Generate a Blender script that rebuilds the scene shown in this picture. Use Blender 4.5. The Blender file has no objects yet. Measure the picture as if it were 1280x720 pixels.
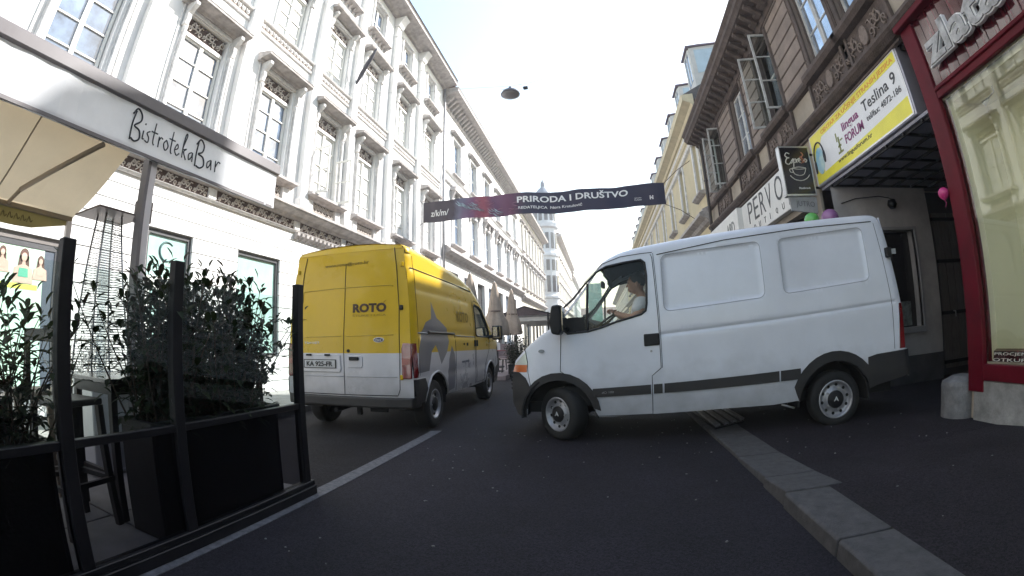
import bpy, bmesh, math, random
from mathutils import Matrix, Vector
from mathutils.geometry import delaunay_2d_cdt
PI = math.pi
random.seed(7)
SC = bpy.context.scene
COL = SC.collection
# ------------------------------------------------------------------ camera
cd = bpy.data.cameras.new('camera')
cam = bpy.data.objects.new('camera', cd)
COL.objects.link(cam)
SC.camera = cam
cd.type = 'PANO'
cd.panorama_type = 'FISHEYE_LENS_POLYNOMIAL'      # wide action-camera lens
cd.sensor_fit = 'HORIZONTAL'
cd.sensor_width = 36
cd.fisheye_fov = math.radians(180)
cd.fisheye_polynomial_k0 = 0
cd.fisheye_polynomial_k1 = -6.28649925e-02
cd.fisheye_polynomial_k2 = 4.70771278e-05
cd.fisheye_polynomial_k3 = -3.48582620e-06
cd.fisheye_polynomial_k4 = 3.86828253e-07
cd.clip_start = 0.02
cd.clip_end = 5000
yaw, pit, rol = -0.18958504, 0.1147434, -0.03394933
_f = Vector((math.sin(yaw)*math.cos(pit), math.cos(yaw)*math.cos(pit), math.sin(pit)))
_r = Vector((math.cos(yaw), -math.sin(yaw), 0))
_u = _r.cross(_f)
_r2 = math.cos(rol)*_r + math.sin(rol)*_u
_u2 = -math.sin(rol)*_r + math.cos(rol)*_u
_M = Matrix((_r2, _u2, -_f)).transposed().to_4x4()
_M.translation = (0, 0, 1.17)
cam.matrix_world = _M
# ------------------------------------------------------------------ light
SUN_DIR = Vector((1.0, 0.85, 1.05)).normalized()      # towards the sun
elev = math.asin(SUN_DIR.z)
azi = math.atan2(SUN_DIR.x, SUN_DIR.y)
world = bpy.data.worlds.new('World')
SC.world = world
world.use_nodes = True
wn = world.node_tree
bg = wn.nodes['Background']
sky = wn.nodes.new('ShaderNodeTexSky')
sky.sky_type = 'NISHITA'
sky.sun_disc = False
sky.sun_elevation = elev
sky.sun_rotation = azi
sky.air_density = 1.9
sky.dust_density = 1.5
sky.ozone_density = 1.0
wn.links.new(sky.outputs[0], bg.inputs[0])
bg.inputs[1].default_value = 0.15
sd = bpy.data.lights.new('sun', 'SUN')
sd.energy = 5.0
sd.angle = math.radians(0.55)
sd.color = (1.0, 0.975, 0.94)
sun = bpy.data.objects.new('sun', sd)
COL.objects.link(sun)
sun.rotation_euler = (-SUN_DIR).to_track_quat('-Z', 'Y').to_euler()
SC.view_settings.view_transform = 'Standard'
SC.view_settings.look = 'None'
SC.view_settings.exposure = 1.2
SC.view_settings.gamma = 1
SC.render.engine = 'CYCLES'
SC.cycles.max_bounces = 8
SC.cycles.transparent_max_bounces = 24
SC.cycles.use_denoising = True
# ------------------------------------------------------------------ helpers
def srgb(r, g, b):
    f = lambda c: (c/255/12.92) if c/255 <= .04045 else ((c/255+.055)/1.055)**2.4
    return (f(r), f(g), f(b))
MATS = {}
def mat(name, col, rough=.6, metal=0, var=.08, scale=3, bump=0, bscale=40, spec=.5, coat=0, stain=0, col2=None, stretch=None, emit=0, sub=0, ior=None, speck=0, dirt=0):
    if name in MATS: return MATS[name]
    m = bpy.data.materials.new(name); m.use_nodes = True
    nt = m.node_tree; N = nt.nodes; L = nt.links
    b = N['Principled BSDF']
    b.inputs['Roughness'].default_value = rough
    b.inputs['Metallic'].default_value = metal
    if ior: b.inputs['IOR'].default_value = ior
    b.inputs['Specular IOR Level'].default_value = spec
    b.inputs['Coat Weight'].default_value = coat
    b.inputs['Coat Roughness'].default_value = .05
    tc = N.new('ShaderNodeTexCoord')
    mp = N.new('ShaderNodeMapping'); L.new(tc.outputs['Object'], mp.inputs[0])
    if stretch: mp.inputs['Scale'].default_value = stretch
    n = N.new('ShaderNodeTexNoise'); n.inputs['Scale'].default_value = scale; n.inputs['Detail'].default_value = 6; n.inputs['Roughness'].default_value = .65
    L.new(mp.outputs[0], n.inputs['Vector'])
    mr = N.new('ShaderNodeMapRange'); mr.inputs[1].default_value = .3; mr.inputs[2].default_value = .7
    L.new(n.outputs[0], mr.inputs[0])
    mx = N.new('ShaderNodeMix'); mx.data_type = 'RGBA'
    c2 = col2 or tuple(max(0, c*(1-2*var)) for c in col)
    mx.inputs[6].default_value = (*c2, 1); mx.inputs[7].default_value = (*[min(1, c*(1+var*.5)) for c in col], 1)
    L.new(mr.outputs[0], mx.inputs[0])
    out = mx.outputs[2]
    if stain:
        n2 = N.new('ShaderNodeTexNoise'); n2.inputs['Scale'].default_value = scale*.35; n2.inputs['Detail'].default_value = 8
        mp2 = N.new('ShaderNodeMapping'); mp2.inputs['Scale'].default_value = (1, 1, .25); L.new(tc.outputs['Object'], mp2.inputs[0]); L.new(mp2.outputs[0], n2.inputs['Vector'])
        r2 = N.new('ShaderNodeMapRange'); r2.inputs[1].default_value = .52; r2.inputs[2].default_value = .72; r2.inputs[4].default_value = stain
        L.new(n2.outputs[0], r2.inputs[0])
        m2 = N.new('ShaderNodeMix'); m2.data_type = 'RGBA'; L.new(r2.outputs[0], m2.inputs[0]); L.new(out, m2.inputs[6])
        m2.inputs[7].default_value = (*[c*.4 for c in col], 1); out = m2.outputs[2]
    if dirt:      # road dust thrown up on the lower bodywork
        sz = N.new('ShaderNodeSeparateXYZ'); L.new(tc.outputs['Object'], sz.inputs[0])
        nd = N.new('ShaderNodeTexNoise'); nd.inputs['Scale'].default_value = 5; nd.inputs['Detail'].default_value = 8; L.new(tc.outputs['Object'], nd.inputs['Vector'])
        ma = N.new('ShaderNodeMath'); ma.operation = 'MULTIPLY_ADD'; ma.inputs[1].default_value = .55; L.new(nd.outputs[0], ma.inputs[0]); L.new(sz.outputs[2], ma.inputs[2])
        md = N.new('ShaderNodeMapRange'); md.inputs[1].default_value = .50; md.inputs[2].default_value = 1.15; md.inputs[3].default_value = dirt; md.inputs[4].default_value = 0; L.new(ma.outputs[0], md.inputs[0])
        m3 = N.new('ShaderNodeMix'); m3.data_type = 'RGBA'; L.new(md.outputs[0], m3.inputs[0]); L.new(out, m3.inputs[6]); m3.inputs[7].default_value = (.10, .085, .07, 1); out = m3.outputs[2]
    L.new(out, b.inputs['Base Color'])
    rr = N.new('ShaderNodeMapRange'); rr.inputs[3].default_value = max(.02, rough-.06) if rough > .1 else rough*.8; rr.inputs[4].default_value = min(1, rough+.08) if rough > .1 else rough*1.2
    L.new(n.outputs[0], rr.inputs[0]); L.new(rr.outputs[0], b.inputs['Roughness'])
    if bump:
        n3 = N.new('ShaderNodeTexNoise'); n3.inputs['Scale'].default_value = bscale; n3.inputs['Detail'].default_value = 4
        L.new(mp.outputs[0], n3.inputs['Vector'])
        bp = N.new('ShaderNodeBump'); bp.inputs['Strength'].default_value = bump; bp.inputs['Distance'].default_value = .02
        L.new(n3.outputs[0], bp.inputs['Height']); L.new(bp.outputs[0], b.inputs['Normal'])
        if speck:      # aggregate showing in the surface
            n4 = N.new('ShaderNodeTexVoronoi'); n4.inputs['Scale'].default_value = bscale*.55; L.new(mp.outputs[0], n4.inputs['Vector'])
            m4 = N.new('ShaderNodeMapRange'); m4.inputs[1].default_value = 0; m4.inputs[2].default_value = 1; m4.inputs[3].default_value = 1-speck; m4.inputs[4].default_value = 1+speck*1.3
            sx = N.new('ShaderNodeSeparateColor'); L.new(n4.outputs['Color'], sx.inputs[0]); L.new(sx.outputs[0], m4.inputs[0])
            vm = N.new('ShaderNodeVectorMath'); vm.operation = 'SCALE'; L.new(out, vm.inputs[0]); L.new(m4.outputs[0], vm.inputs['Scale']); L.new(vm.outputs[0], b.inputs['Base Color'])
    if emit:
        b.inputs['Emission Color'].default_value = (*col, 1); b.inputs['Emission Strength'].default_value = emit
    if sub:
        b.inputs['Transmission Weight'].default_value = 0
        tr = N.new('ShaderNodeBsdfTranslucent'); L.new(out, tr.inputs[0])
        ms = N.new('ShaderNodeMixShader'); ms.inputs[0].default_value = sub
        L.new(b.outputs[0], ms.inputs[1]); L.new(tr.outputs[0], ms.inputs[2]); L.new(ms.outputs[0], N['Material Output'].inputs[0])
    MATS[name] = m
    return m
def glassmat(name, tint=(.9, .95, .93), refl=.06, edge=.5, rough=.01):
    if name in MATS: return MATS[name]
    m = bpy.data.materials.new(name); m.use_nodes = True
    nt = m.node_tree; N = nt.nodes; L = nt.links; N.remove(N['Principled BSDF'])
    t = N.new('ShaderNodeBsdfTransparent'); t.inputs[0].default_value = (*tint, 1)
    g = N.new('ShaderNodeBsdfGlossy'); g.inputs['Roughness'].default_value = rough
    lw = N.new('ShaderNodeLayerWeight'); lw.inputs[0].default_value = .5
    pw = N.new('ShaderNodeMath'); pw.operation = 'POWER'; pw.inputs[1].default_value = 3.5; L.new(lw.outputs['Facing'], pw.inputs[0])
    mr = N.new('ShaderNodeMapRange'); mr.inputs[3].default_value = refl; mr.inputs[4].default_value = edge; L.new(pw.outputs[0], mr.inputs[0])
    ms = N.new('ShaderNodeMixShader'); L.new(mr.outputs[0], ms.inputs[0]); L.new(t.outputs[0], ms.inputs[1]); L.new(g.outputs[0], ms.inputs[2])
    L.new(ms.outputs[0], N['Material Output'].inputs[0])
    MATS[name] = m
    return m
IDT = lambda a, o, z: (a, o, z)
class MB:
    """collects shapes, becomes one mesh object"""
    def __init__(s, T=None): s.v = []; s.f = []; s.m = []; s.s = []; s.T = T
    def P(s, pts):
        i = len(s.v); s.v += [tuple(s.T(*p)) if s.T else tuple(p) for p in pts]; return i
    def face(s, idx, m=0, sm=False): s.f.append(tuple(idx)); s.m.append(m); s.s.append(sm)
    def quad(s, a, b, c, d, m=0): i = s.P([a, b, c, d]); s.face((i, i+1, i+2, i+3), m)
    def poly(s, pts, m=0): i = s.P(pts); s.face(range(i, i+len(pts)), m)
    def box(s, x0, x1, y0, y1, z0, z1, m=0):
        i = s.P([(x0,y0,z0),(x1,y0,z0),(x1,y1,z0),(x0,y1,z0),(x0,y0,z1),(x1,y0,z1),(x1,y1,z1),(x0,y1,z1)])
        for q in ((3,2,1,0),(4,5,6,7),(0,1,5,4),(1,2,6,5),(2,3,7,6),(3,0,4,7)): s.face([i+k for k in q], m)
    def prism(s, pts, d0, d1, m=0, sm=False, caps=True):
        """pts: 3D loop; extruded from +d0 to +d1 vectors"""
        n = len(pts); a = s.P([tuple(p[k]+d0[k] for k in range(3)) for p in pts]); b = s.P([tuple(p[k]+d1[k] for k in range(3)) for p in pts])
        for k in range(n): s.face((a+k, a+(k+1) % n, b+(k+1) % n, b+k), m, sm)
        if caps: s.face([a+n-1-k for k in range(n)], m); s.face([b+k for k in range(n)], m)
    def profile(s, prof, a0, a1, m=0):
        """prof: (outward, z) loop run along the facade from a0 to a1"""
        s.prism([(0, o, z) for o, z in prof], (a0, 0, 0), (a1, 0, 0), m)
    def tube(s, pts, r, n=6, m=0, closed=False, sm=True):
        pts = [Vector(p) for p in pts]; rs = r if isinstance(r, (list, tuple)) else [r]*len(pts)
        base = []; k = len(pts); up = None
        for i, p in enumerate(pts):
            if closed: t = pts[(i+1) % k]-pts[i-1]
            else: t = pts[min(i+1, k-1)]-pts[max(i-1, 0)]
            if t.length < 1e-9: t = Vector((0, 0, 1))
            t.normalize()
            if up is None: up = t.orthogonal().normalized()
            up = (up - t*up.dot(t))
            up = up.normalized() if up.length > 1e-6 else t.orthogonal().normalized()
            w = t.cross(up)
            base.append(s.P([tuple(p+(up*math.cos(2*PI*j/n)+w*math.sin(2*PI*j/n))*rs[i]) for j in range(n)]))
        for i in range(k if closed else k-1):
            a = base[i]; b = base[(i+1) % k]
            for j in range(n): s.face((a+j, a+(j+1) % n, b+(j+1) % n, b+j), m, sm)
        if not closed:
            s.face([base[0]+n-1-j for j in range(n)], m); s.face([base[-1]+j for j in range(n)], m)
    def lathe(s, prof, c=(0, 0, 0), n=24, m=0, axis='z', sm=True, caps=True):
        bs = []
        for r, h in prof:
            ring = []
            for j in range(n):
                a = 2*PI*j/n; x, y = r*math.cos(a), r*math.sin(a)
                ring.append((c[0]+x, c[1]+y, c[2]+h) if axis == 'z' else ((c[0]+x, c[1]+h, c[2]+y) if axis == 'y' else (c[0]+h, c[1]+x, c[2]+y)))
            bs.append(s.P(ring))
        for i in range(len(bs)-1):
            for j in range(n): s.face((bs[i]+j, bs[i]+(j+1) % n, bs[i+1]+(j+1) % n, bs[i+1]+j), m, sm)
        if caps:
            s.face([bs[0]+n-1-j for j in range(n)], m); s.face([bs[-1]+j for j in range(n)], m)
    def build(s, name, mats, parent=None, bevel=0, off=None, segs=1, split=False):
        if split:      # one object for each separate piece
            n = len(s.v); up = list(range(n))
            def find(a):
                while up[a] != a: up[a] = up[up[a]]; a = up[a]
                return a
            for f in s.f:
                for q in f[1:]: up[find(q)] = find(f[0])
            gr = {}
            for k, f in enumerate(s.f): gr.setdefault(find(f[0]), []).append(k)
            outs = []
            for ks in gr.values():
                m2 = MB(); mp = {}
                for k in ks:
                    ids = []
                    for q in s.f[k]:
                        if q not in mp: mp[q] = len(m2.v); m2.v.append(s.v[q])
                        ids.append(mp[q])
                    m2.face(ids, s.m[k], s.s[k])
                outs.append(m2.build(name, mats, parent, bevel, off, segs))
            return outs
        me = bpy.data.meshes.new(name)
        if off: s.v = [(x-off[0], y-off[1], z-off[2]) for x, y, z in s.v]
        me.from_pydata(s.v, [], s.f)
        if not isinstance(mats, (list, tuple)): mats = [mats]
        for k in mats: me.materials.append(k)
        me.polygons.foreach_set('material_index', s.m); me.polygons.foreach_set('use_smooth', s.s)
        me.validate(); me.update()
        o = bpy.data.objects.new(name, me); COL.objects.link(o)
        if off: o.location = off
        if parent is not None: o.parent = parent
        if bevel:
            md = o.modifiers.new('bevel', 'BEVEL'); md.width = bevel; md.segments = segs; md.limit_method = 'ANGLE'; md.angle_limit = .6
        return o
def tag(o, label, cat, group=None, kind=None):
    o['label'] = label; o['category'] = cat
    if group: o['group'] = group
    if kind: o['kind'] = kind
    return o
def thing(name, label, cat, loc=(0, 0, 0), rz=0, group=None):
    o = bpy.data.objects.new(name, None); COL.objects.link(o); o.location = loc; o.rotation_euler = (0, 0, rz); o.empty_display_size = .2
    return tag(o, label, cat, group)
def struct(o): o['kind'] = 'structure'; return o
KIDS = {}
def copy_tree(o, parent=None, loc=None):
    c = o.copy(); COL.objects.link(c); c.parent = parent
    if loc is not None: c.location = loc
    for ch in [x for x in bpy.data.objects if x.parent == o]: copy_tree(ch, c)
    return c
def text(s, name, m, parent, width=None, height=None, ext=.004, bold=0, origin=(0, 0, 0), xdir=(1, 0, 0), zdir=(0, 0, 1), align='L', shear=0):
    """lettering as a thin solid mesh; xdir = reading direction, zdir = up"""
    cu = bpy.data.curves.new('t', 'FONT'); cu.body = s; cu.extrude = ext/2; cu.offset = bold; cu.shear = shear; cu.resolution_u = 3; cu.size = 1
    to = bpy.data.objects.new('t', cu); COL.objects.link(to)
    dg = bpy.context.evaluated_depsgraph_get(); me = bpy.data.meshes.new_from_object(to.evaluated_get(dg)); bpy.data.objects.remove(to)
    xs = [v.co.x for v in me.vertices]; ys = [v.co.y for v in me.vertices]
    w0, h0 = max(xs)-min(xs), max(ys)-min(ys)
    sx = width/w0 if width else height/h0; sy = height/h0 if height else sx
    X = Vector(xdir).normalized(); Z = Vector(zdir).normalized(); Nn = X.cross(Z); O = Vector(origin)
    y0_ = min(ys); cx = min(xs) if align == 'L' else (min(xs)+max(xs))/2
    for v in me.vertices:
        v.co = O + X*((v.co.x-cx)*sx) + Z*((v.co.y-y0_)*sy) + Nn*v.co.z
    me.materials.clear(); me.materials.append(m); me.name = name
    o = bpy.data.objects.new(name, me); COL.objects.link(o)
    if parent is not None: o.parent = parent
    return o
TL = lambda X: (lambda a, o, z: (X+o, a, z))      # left side of the street, faces +X
TR = lambda X: (lambda a, o, z: (X-o, a, z))      # right side, faces -X
def spiral(mb, a, z, r, turns=1.3, dirn=1, ph=0, o=.015, rad=.012, n=11):
    pts = []
    for i in range(n):
        t = i/(n-1); q = r*(1-.78*t); an = ph+dirn*2*PI*turns*t
        pts.append((a+q*math.cos(an), o, z+q*math.sin(an)))
    mb.tube(pts, [rad*(1-.35*i/(n-1)) for i in range(n)], 5, 0)
def scrolls(mb, a0, a1, z0, z1, step, o=.02, rad=None):
    """a running scroll ornament, in relief"""
    h = z1-z0; n = max(1, round((a1-a0)/step)); st = (a1-a0)/n; rad = rad or h*.075
    for i in range(n):
        c = a0+st*(i+.5); s = 1 if i % 2 else -1
        spiral(mb, c-st*.2*s, z0+h*.60, h*.30, 1.25, s, PI*.5, o, rad)
        spiral(mb, c+st*.24*s, z0+h*.30, h*.22, 1.1, -s, -PI*.5, o, rad*.8)
        mb.tube([(c-st*.45, o, z0+h*.15), (c-st*.1, o, z0+h*.4), (c+st*.2, o, z0+h*.85), (c+st*.46, o, z0+h*.8)], rad*.7, 4)
def wall(mb, a0, a1, z0, z1, holes, d=.22, m=0, mr=0, o=0):
    """flat wall face with real openings and their reveals"""
    A = sorted({a0, a1} | {h[0] for h in holes} | {h[1] for h in holes}); Z = sorted({z0, z1} | {h[2] for h in holes} | {h[3] for h in holes})
    A = [a for a in A if a0 <= a <= a1]; Z = [z for z in Z if z0 <= z <= z1]
    for j in range(len(Z)-1):
        run = None
        for i in range(len(A)-1):
            ca, cz = (A[i]+A[i+1])/2, (Z[j]+Z[j+1])/2
            inh = any(h[0] < ca < h[1] and h[2] < cz < h[3] for h in holes)
            if inh:
                if run is not None: mb.quad((run, o, Z[j]), (A[i], o, Z[j]), (A[i], o, Z[j+1]), (run, o, Z[j+1]), m); run = None
            elif run is None: run = A[i]
        if run is not None: mb.quad((run, o, Z[j]), (A[-1], o, Z[j]), (A[-1], o, Z[j+1]), (run, o, Z[j+1]), m)
    for h in holes:
        b0, b1, c0, c1 = h[:4]; dd = h[4] if len(h) > 4 else d
        for q in (((b0,o,c0),(b0,o-dd,c0),(b0,o-dd,c1),(b0,o,c1)), ((b1,o,c0),(b1,o,c1),(b1,o-dd,c1),(b1,o-dd,c0)), ((b0,o,c1),(b0,o-dd,c1),(b1,o-dd,c1),(b1,o,c1)), ((b0,o,c0),(b1,o,c0),(b1,o-dd,c0),(b0,o-dd,c0))): mb.quad(*q, mr)
# ------------------------------------------------------------------ materials
STUCCO = mat('white_stucco', (.80, .795, .785), .85, var=.05, scale=1.5, bump=.15, bscale=60, stain=.32)
STUCCO2 = mat('cream_stucco', (.66, .62, .53), .85, var=.08, scale=1.2, bump=.15, bscale=60, stain=.2)
TRIM = mat('stone_trim', (.47, .435, .42), .85, var=.22, scale=5, bump=.3, bscale=50)
TRIMW = mat('pale_trim', (.76, .745, .73), .8, var=.16, scale=6, bump=.2, bscale=60)
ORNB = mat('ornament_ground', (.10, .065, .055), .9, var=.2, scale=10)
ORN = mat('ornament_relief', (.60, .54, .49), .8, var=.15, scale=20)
FRAMEW = mat('white_window_paint', (.75, .74, .70), .45, var=.06)
PANE = mat('sky_lit_pane', (.15, .21, .31), .03, var=.35, scale=2.5, ior=2.1)
PANEW = mat('curtained_pane', (.70, .71, .70), .03, var=.12, scale=3, ior=2.1)
DARKIN = mat('dark_interior', (.02, .019, .02), .9, var=.2)
SLATE = mat('roof_tile', (.16, .08, .06), .85, var=.2, scale=8, bump=.5, bscale=30)
ZINC = mat('zinc_sheet', (.30, .30, .32), .45, metal=.6, var=.1)
BLACKM = mat('black_steel', (.010, .0095, .013), .42, var=.2, scale=6, spec=.25)
BLACKP = mat('black_plastic', (.010, .010, .013), .5, var=.15, scale=20, bump=.1, bscale=200, spec=.3)
GREYM = mat('grey_steel', (.35, .35, .36), .4, metal=.5)
CLEAR = glassmat('clear_glass', (.90, .94, .93), .025, .35)
# ------------------------------------------------------------------ ground
ASPH = mat('asphalt', (.0195, .0165, .0235), .85, spec=.25, var=.26, scale=.8, bump=.6, bscale=200, stain=.45, speck=.55)
ASPH2 = mat('old_asphalt', (.020, .0175, .021), .9, spec=.25, var=.25, scale=2.0, bump=.7, bscale=180, stain=.5, speck=.55)
PAVE = mat('pavement_asphalt', (.0215, .0170, .0225), .9, spec=.25, var=.22, scale=1.6, bump=.6, bscale=180, stain=.5, speck=.55)
CONC = mat('concrete_slab', (.36, .34, .32), .85, var=.15, scale=4, bump=.2, bscale=90, stain=.2)
KERB = mat('granite_kerb', (.072, .067, .070), .8, var=.25, scale=14, bump=.4, bscale=140)
LINEP = mat('worn_white_paint', (.13, .13, .15), .7, var=.35, scale=22, bump=.3, bscale=200)
mb = MB(); mb.box(-600, 600, -300, 900, -.6, -.03); struct(mb.build('ground', ASPH2))
mb = MB(); mb.box(-2.16, 1.22, -40, 130, -.2, 0); struct(mb.build('road', ASPH))
mb = MB(); mb.box(-5.0, -2.16, -40, 130, -.2, -.004); struct(mb.build('parking_lane', ASPH2))
mb = MB(); mb.prism([(-2.20, -6, .003), (-2.05, -6, .003), (-2.06, 5.56, .003), (-2.20, 5.52, .003)], (0, 0, -.004), (0, 0, .001)); struct(mb.build('edge_line', LINEP))
# light stones and litter lying on the asphalt
PEB = mat('pale_grit', (.20, .19, .19), .8, var=.3)
mb = MB()
rg = random.Random(11)
for i in range(170):
    x = rg.uniform(-2.0, 3.6); y = rg.uniform(.7, 7); r = rg.uniform(.003, .0085)*(1 if rg.random() < .93 else 1.6)
    z = (.095 if y < 2.9 else .03) if x > 1.7 else 0
    if 1.15 < x <= 1.75: continue
    a = rg.uniform(0, 6.28); pts = [(x+r*(1+.5*math.cos(3*t+a))*math.cos(t), y+r*(.8+.3*math.sin(2*t))*math.sin(t), z) for t in [2*PI*k/7 for k in range(7)]]
    mb.prism(pts, (0, 0, -.002), (0, 0, .004+r*.3))
o = mb.build('road_grit', PEB); tag(o, 'pale grit and cigarette ends scattered over the dark asphalt', 'litter', kind='stuff')
# right pavement: a height profile along the street (kerb height, then lowered for the driveway)
def pav_z(y):
    if y < 2.75: return .1
    if y < 3.5: return .1-.072*(y-2.75)/.75
    if y < 7.4: return .028
    if y < 8.2: return .028+.072*(y-7.4)/.8
    return .1
mb = MB(); ys = [-40, 0, 1, 2, 2.75, 3.0, 3.25, 3.5, 5, 7.4, 7.8, 8.2, 14, 40, 130]
for i in range(len(ys)-1):
    y0, y1 = ys[i], ys[i+1]; xa = 1.5 if y1 <= 2.76 or y0 >= 7.7 else 1.6; mb.quad((xa, y0, pav_z(y0)), (9.5, y0, pav_z(y0)), (9.5, y1, pav_z(y1)), (xa, y1, pav_z(y1)))
mb.quad((9.5, -40, -.2), (9.5, -40, .1), (9.5, 130, .1), (9.5, 130, -.2))
struct(mb.build('right_pavement', PAVE))
# kerb stones
stones = [(-.9+.86*k, -.9+.86*(k+1)-.012) for k in range(3)] + [(1.69-.0, 2.0), (2.012, 2.73)]
stones = [(-1.6, -.75), (-.74, .1), (.11, .98), (.99, 1.97), (1.985, 2.73)]
for k, (y0, y1) in enumerate(stones):
    mb = MB(); mb.prism([(1.17, y0, -.1), (1.51, y0, -.1), (1.51, y0, .1), (1.185, y0, .104), (1.17, y0, .09)], (0, 0, 0), (0, y1-y0, 0))
    struct(mb.build('kerb_stone', KERB, bevel=.008, segs=2))
def drop_stone(y0, y1, x0, x1, z0, z1):      # dropped kerb: sloping stones, flush further on
    mb = MB(); k = mb.P([(x0, y0, -.1), (x1, y0, -.1), (x1, y1, -.1), (x0, y1, -.1), (x0+.01, y0, z0), (x1, y0, z0), (x1, y1, z1), (x0+.01, y1, z1)])
    for q in ((3, 2, 1, 0), (4, 5, 6, 7), (0, 1, 5, 4), (1, 2, 6, 5), (2, 3, 7, 6), (3, 0, 4, 7)): mb.face([k+t for t in q])
    struct(mb.build('kerb_stone', KERB, bevel=.009, segs=2))
drop_stone(2.742, 3.18, 1.18, 1.615, .106, .068); drop_stone(3.19, 3.92, 1.20, 1.62, .066, .034)
y = 3.93
while y < 7.6: drop_stone(y, y+.76, 1.21, 1.62, .034, .034); y += .77
mb = MB(); mb.box(1.17, 1.5, 7.7, 130, -.1, .102); struct(mb.build('kerb', KERB))
mb = MB(); mb.box(1.17, 1.5, -40, -1.62, -.1, .102); struct(mb.build('kerb', KERB))
# left pavement and terrace floor
mb = MB(); mb.box(-7.0, -5.0, 2.9, 130, -.2, .10); mb.box(-5.0, -4.86, 2.9, 130, -.2, .104, 1); struct(mb.build('left_pavement', [CONC, KERB]))
mb = MB()
for i in range(7):
    for j in range(14):
        x0 = -7.0+i*.68; y0 = -6.40+j*.66
        mb.box(x0+.006, x0+.674, y0+.006, y0+.654, -.03, .045+.002*((i*7+j*3) % 3))
struct(mb.build('terrace_floor', CONC, bevel=.004))
mb = MB(); mb.box(-7.0, -2.26, -6.4, 2.86, -.2, .035); struct(mb.build('terrace_base', mat('joint_sand', (.12, .11, .10), .95)))
# ribbed metal plate bridging the gutter
pl = thing('ramp_plate', 'ribbed grey metal ramp plate lying on the dropped kerb under the white van', 'ramp plate', (1.5, 5.75, .04))
mb = MB(); mb.prism([(-.20, -.62, 0), (.24, -.35, 0), (.26, .65, 0), (-.24, .62, 0)], (0, 0, -.01), (0, 0, .012)); mb.build('base_plate', BLACKM, pl)
for k in range(4):
    x = -.19+.125*k; mb = MB(); mb.prism([(x, -.60+.14*k*.6, 0), (x+.075, -.58+.14*(k+.5)*.6, 0), (x+.08, .60, 0), (x-.0, .60, 0)], (0, 0, .014), (0, 0, .04)); mb.build('rib', mat('worn_steel', (.28, .28, .31), .5, metal=.3, var=.3, scale=20), pl, bevel=.006)

# trodden spots
rg = random.Random(21)
def blob(mb, x, y, a, b, rot, z, n=22, h=.0012):
    pts = []
    for k in range(n):
        t = 2*PI*k/n; r = 1+.22*math.sin(2*t+a*9)+.13*math.sin(5*t+b*7)+.06*rg.uniform(-1, 1); u, v = a*r*math.cos(t), b*r*math.sin(t); pts.append((x+u*math.cos(rot)-v*math.sin(rot), y+u*math.sin(rot)+v*math.cos(rot), z))
    mb.prism(pts, (0, 0, -.003), (0, 0, h))
mb = MB()
for x, y in ((2.5, 1.9), (1.9, 2.5), (2.9, 2.6), (2.2, 1.3), (3.1, 1.8), (-.2, 1.6), (.6, 1.9)): blob(mb, x, y, .012, .010, 0, pav_z(y) if x > 1.6 else 0, 9)
o = mb.build('chewing_gum', mat('gum', (.10, .10, .10), .8)); tag(o, 'grey flattened chewing gum spots trodden onto the asphalt', 'litter', kind='stuff')
# ------------------------------------------------------------------ left: white palace front
XL = -7.0
T0 = TL(0)
lb = thing('apartment_building', 'long white stucco house with ornamented windows and brown scroll frieze, nearest on the left', 'building', (XL, 8.0, 0))
PIL = [-6.9, -4.3, -1.7, .95, 3.55, 6.15, 8.85, 10.95, 13.63, 16.3, 19.3]
CEN = [-5.6, -3.0, -.4, 2.35, 5.0, 7.5, 9.85, 12.15, 14.85, 17.7]
Y1 = 19.55
def LP(mb, name, m, par=None, **k):   # local to the building
    return mb.build(name, m, lb if par is None else par, **k)
yo = 8.0
H1 = [(c-.58-yo, c+.58-yo, 4.95, 7.40) for c in CEN]
H2 = [(c-.56-yo, c+.56-yo, 8.62, 10.72) for c in CEN]
H3 = [(c-.50-yo, c+.50-yo, 12.05, 13.45) for c in CEN]
GH = [(1.0-yo, 2.92-yo, .45, 2.45, .3), (4.52-yo, 5.57-yo, .05, 3.08, .3), (6.82-yo, 8.23-yo, .9, 3.08, .3), (9.3-yo, 10.5-yo, .1, 3.08, .3), (11.5-yo, 12.9-yo, .9, 3.08, .3), (14.2-yo, 15.5-yo, .1, 3.08, .3), (17.0-yo, 18.4-yo, .9, 3.08, .3), (-2.6-yo, -.8-yo, .5, 2.9, .3)]
mb = MB(T0)
wall(mb, -8-yo, Y1-yo, 3.86, 14.05, H1+H2+H3)
wall(mb, -8-yo, Y1-yo, -.1, 3.86, [h for h in GH], d=.3, o=-.05, m=1)
zs = [.05+.275*k for k in range(14)]+[3.86]
GROOVE = mat('joint_shadow_mortar', (.22, .20, .19), .95)
for k in range(len(zs)-1):        # rusticated courses: raised slabs with open joints
    z0, z1 = zs[k]+.020, zs[k+1]
    a = -8-yo; cuts = sorted([(h[0], h[1]) for h in GH if h[2] < z1-.02 and h[3] > z0+.02])
    for c0, c1 in cuts+[(Y1-yo, None)]:
        if c0 > a: mb.box(a, c0, -.03, .0, z0, z1) if False else mb.prism([(a, -.05, z0), (a, 0, z0), (a, 0, z1), (a, -.05, z1)], (0, 0, 0), (c0-a, 0, 0))
        a = c1
mb.prism([(0, -.02, 13.9), (0, -14, 13.9), (0, -14, 0), (0, -13.9, 0), (0, -13.9, 13.8), (0, -.45, 13.8)], (-8-yo, 0, 0), (Y1-yo, 0, 0))
mb.box(-8-yo, -8.02-yo, -14, 0, 0, 14); mb.box(Y1-yo, Y1-.02-yo, -14, -.0, 0, 14)
LP(mb, 'wall', [STUCCO, GROOVE])
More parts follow.
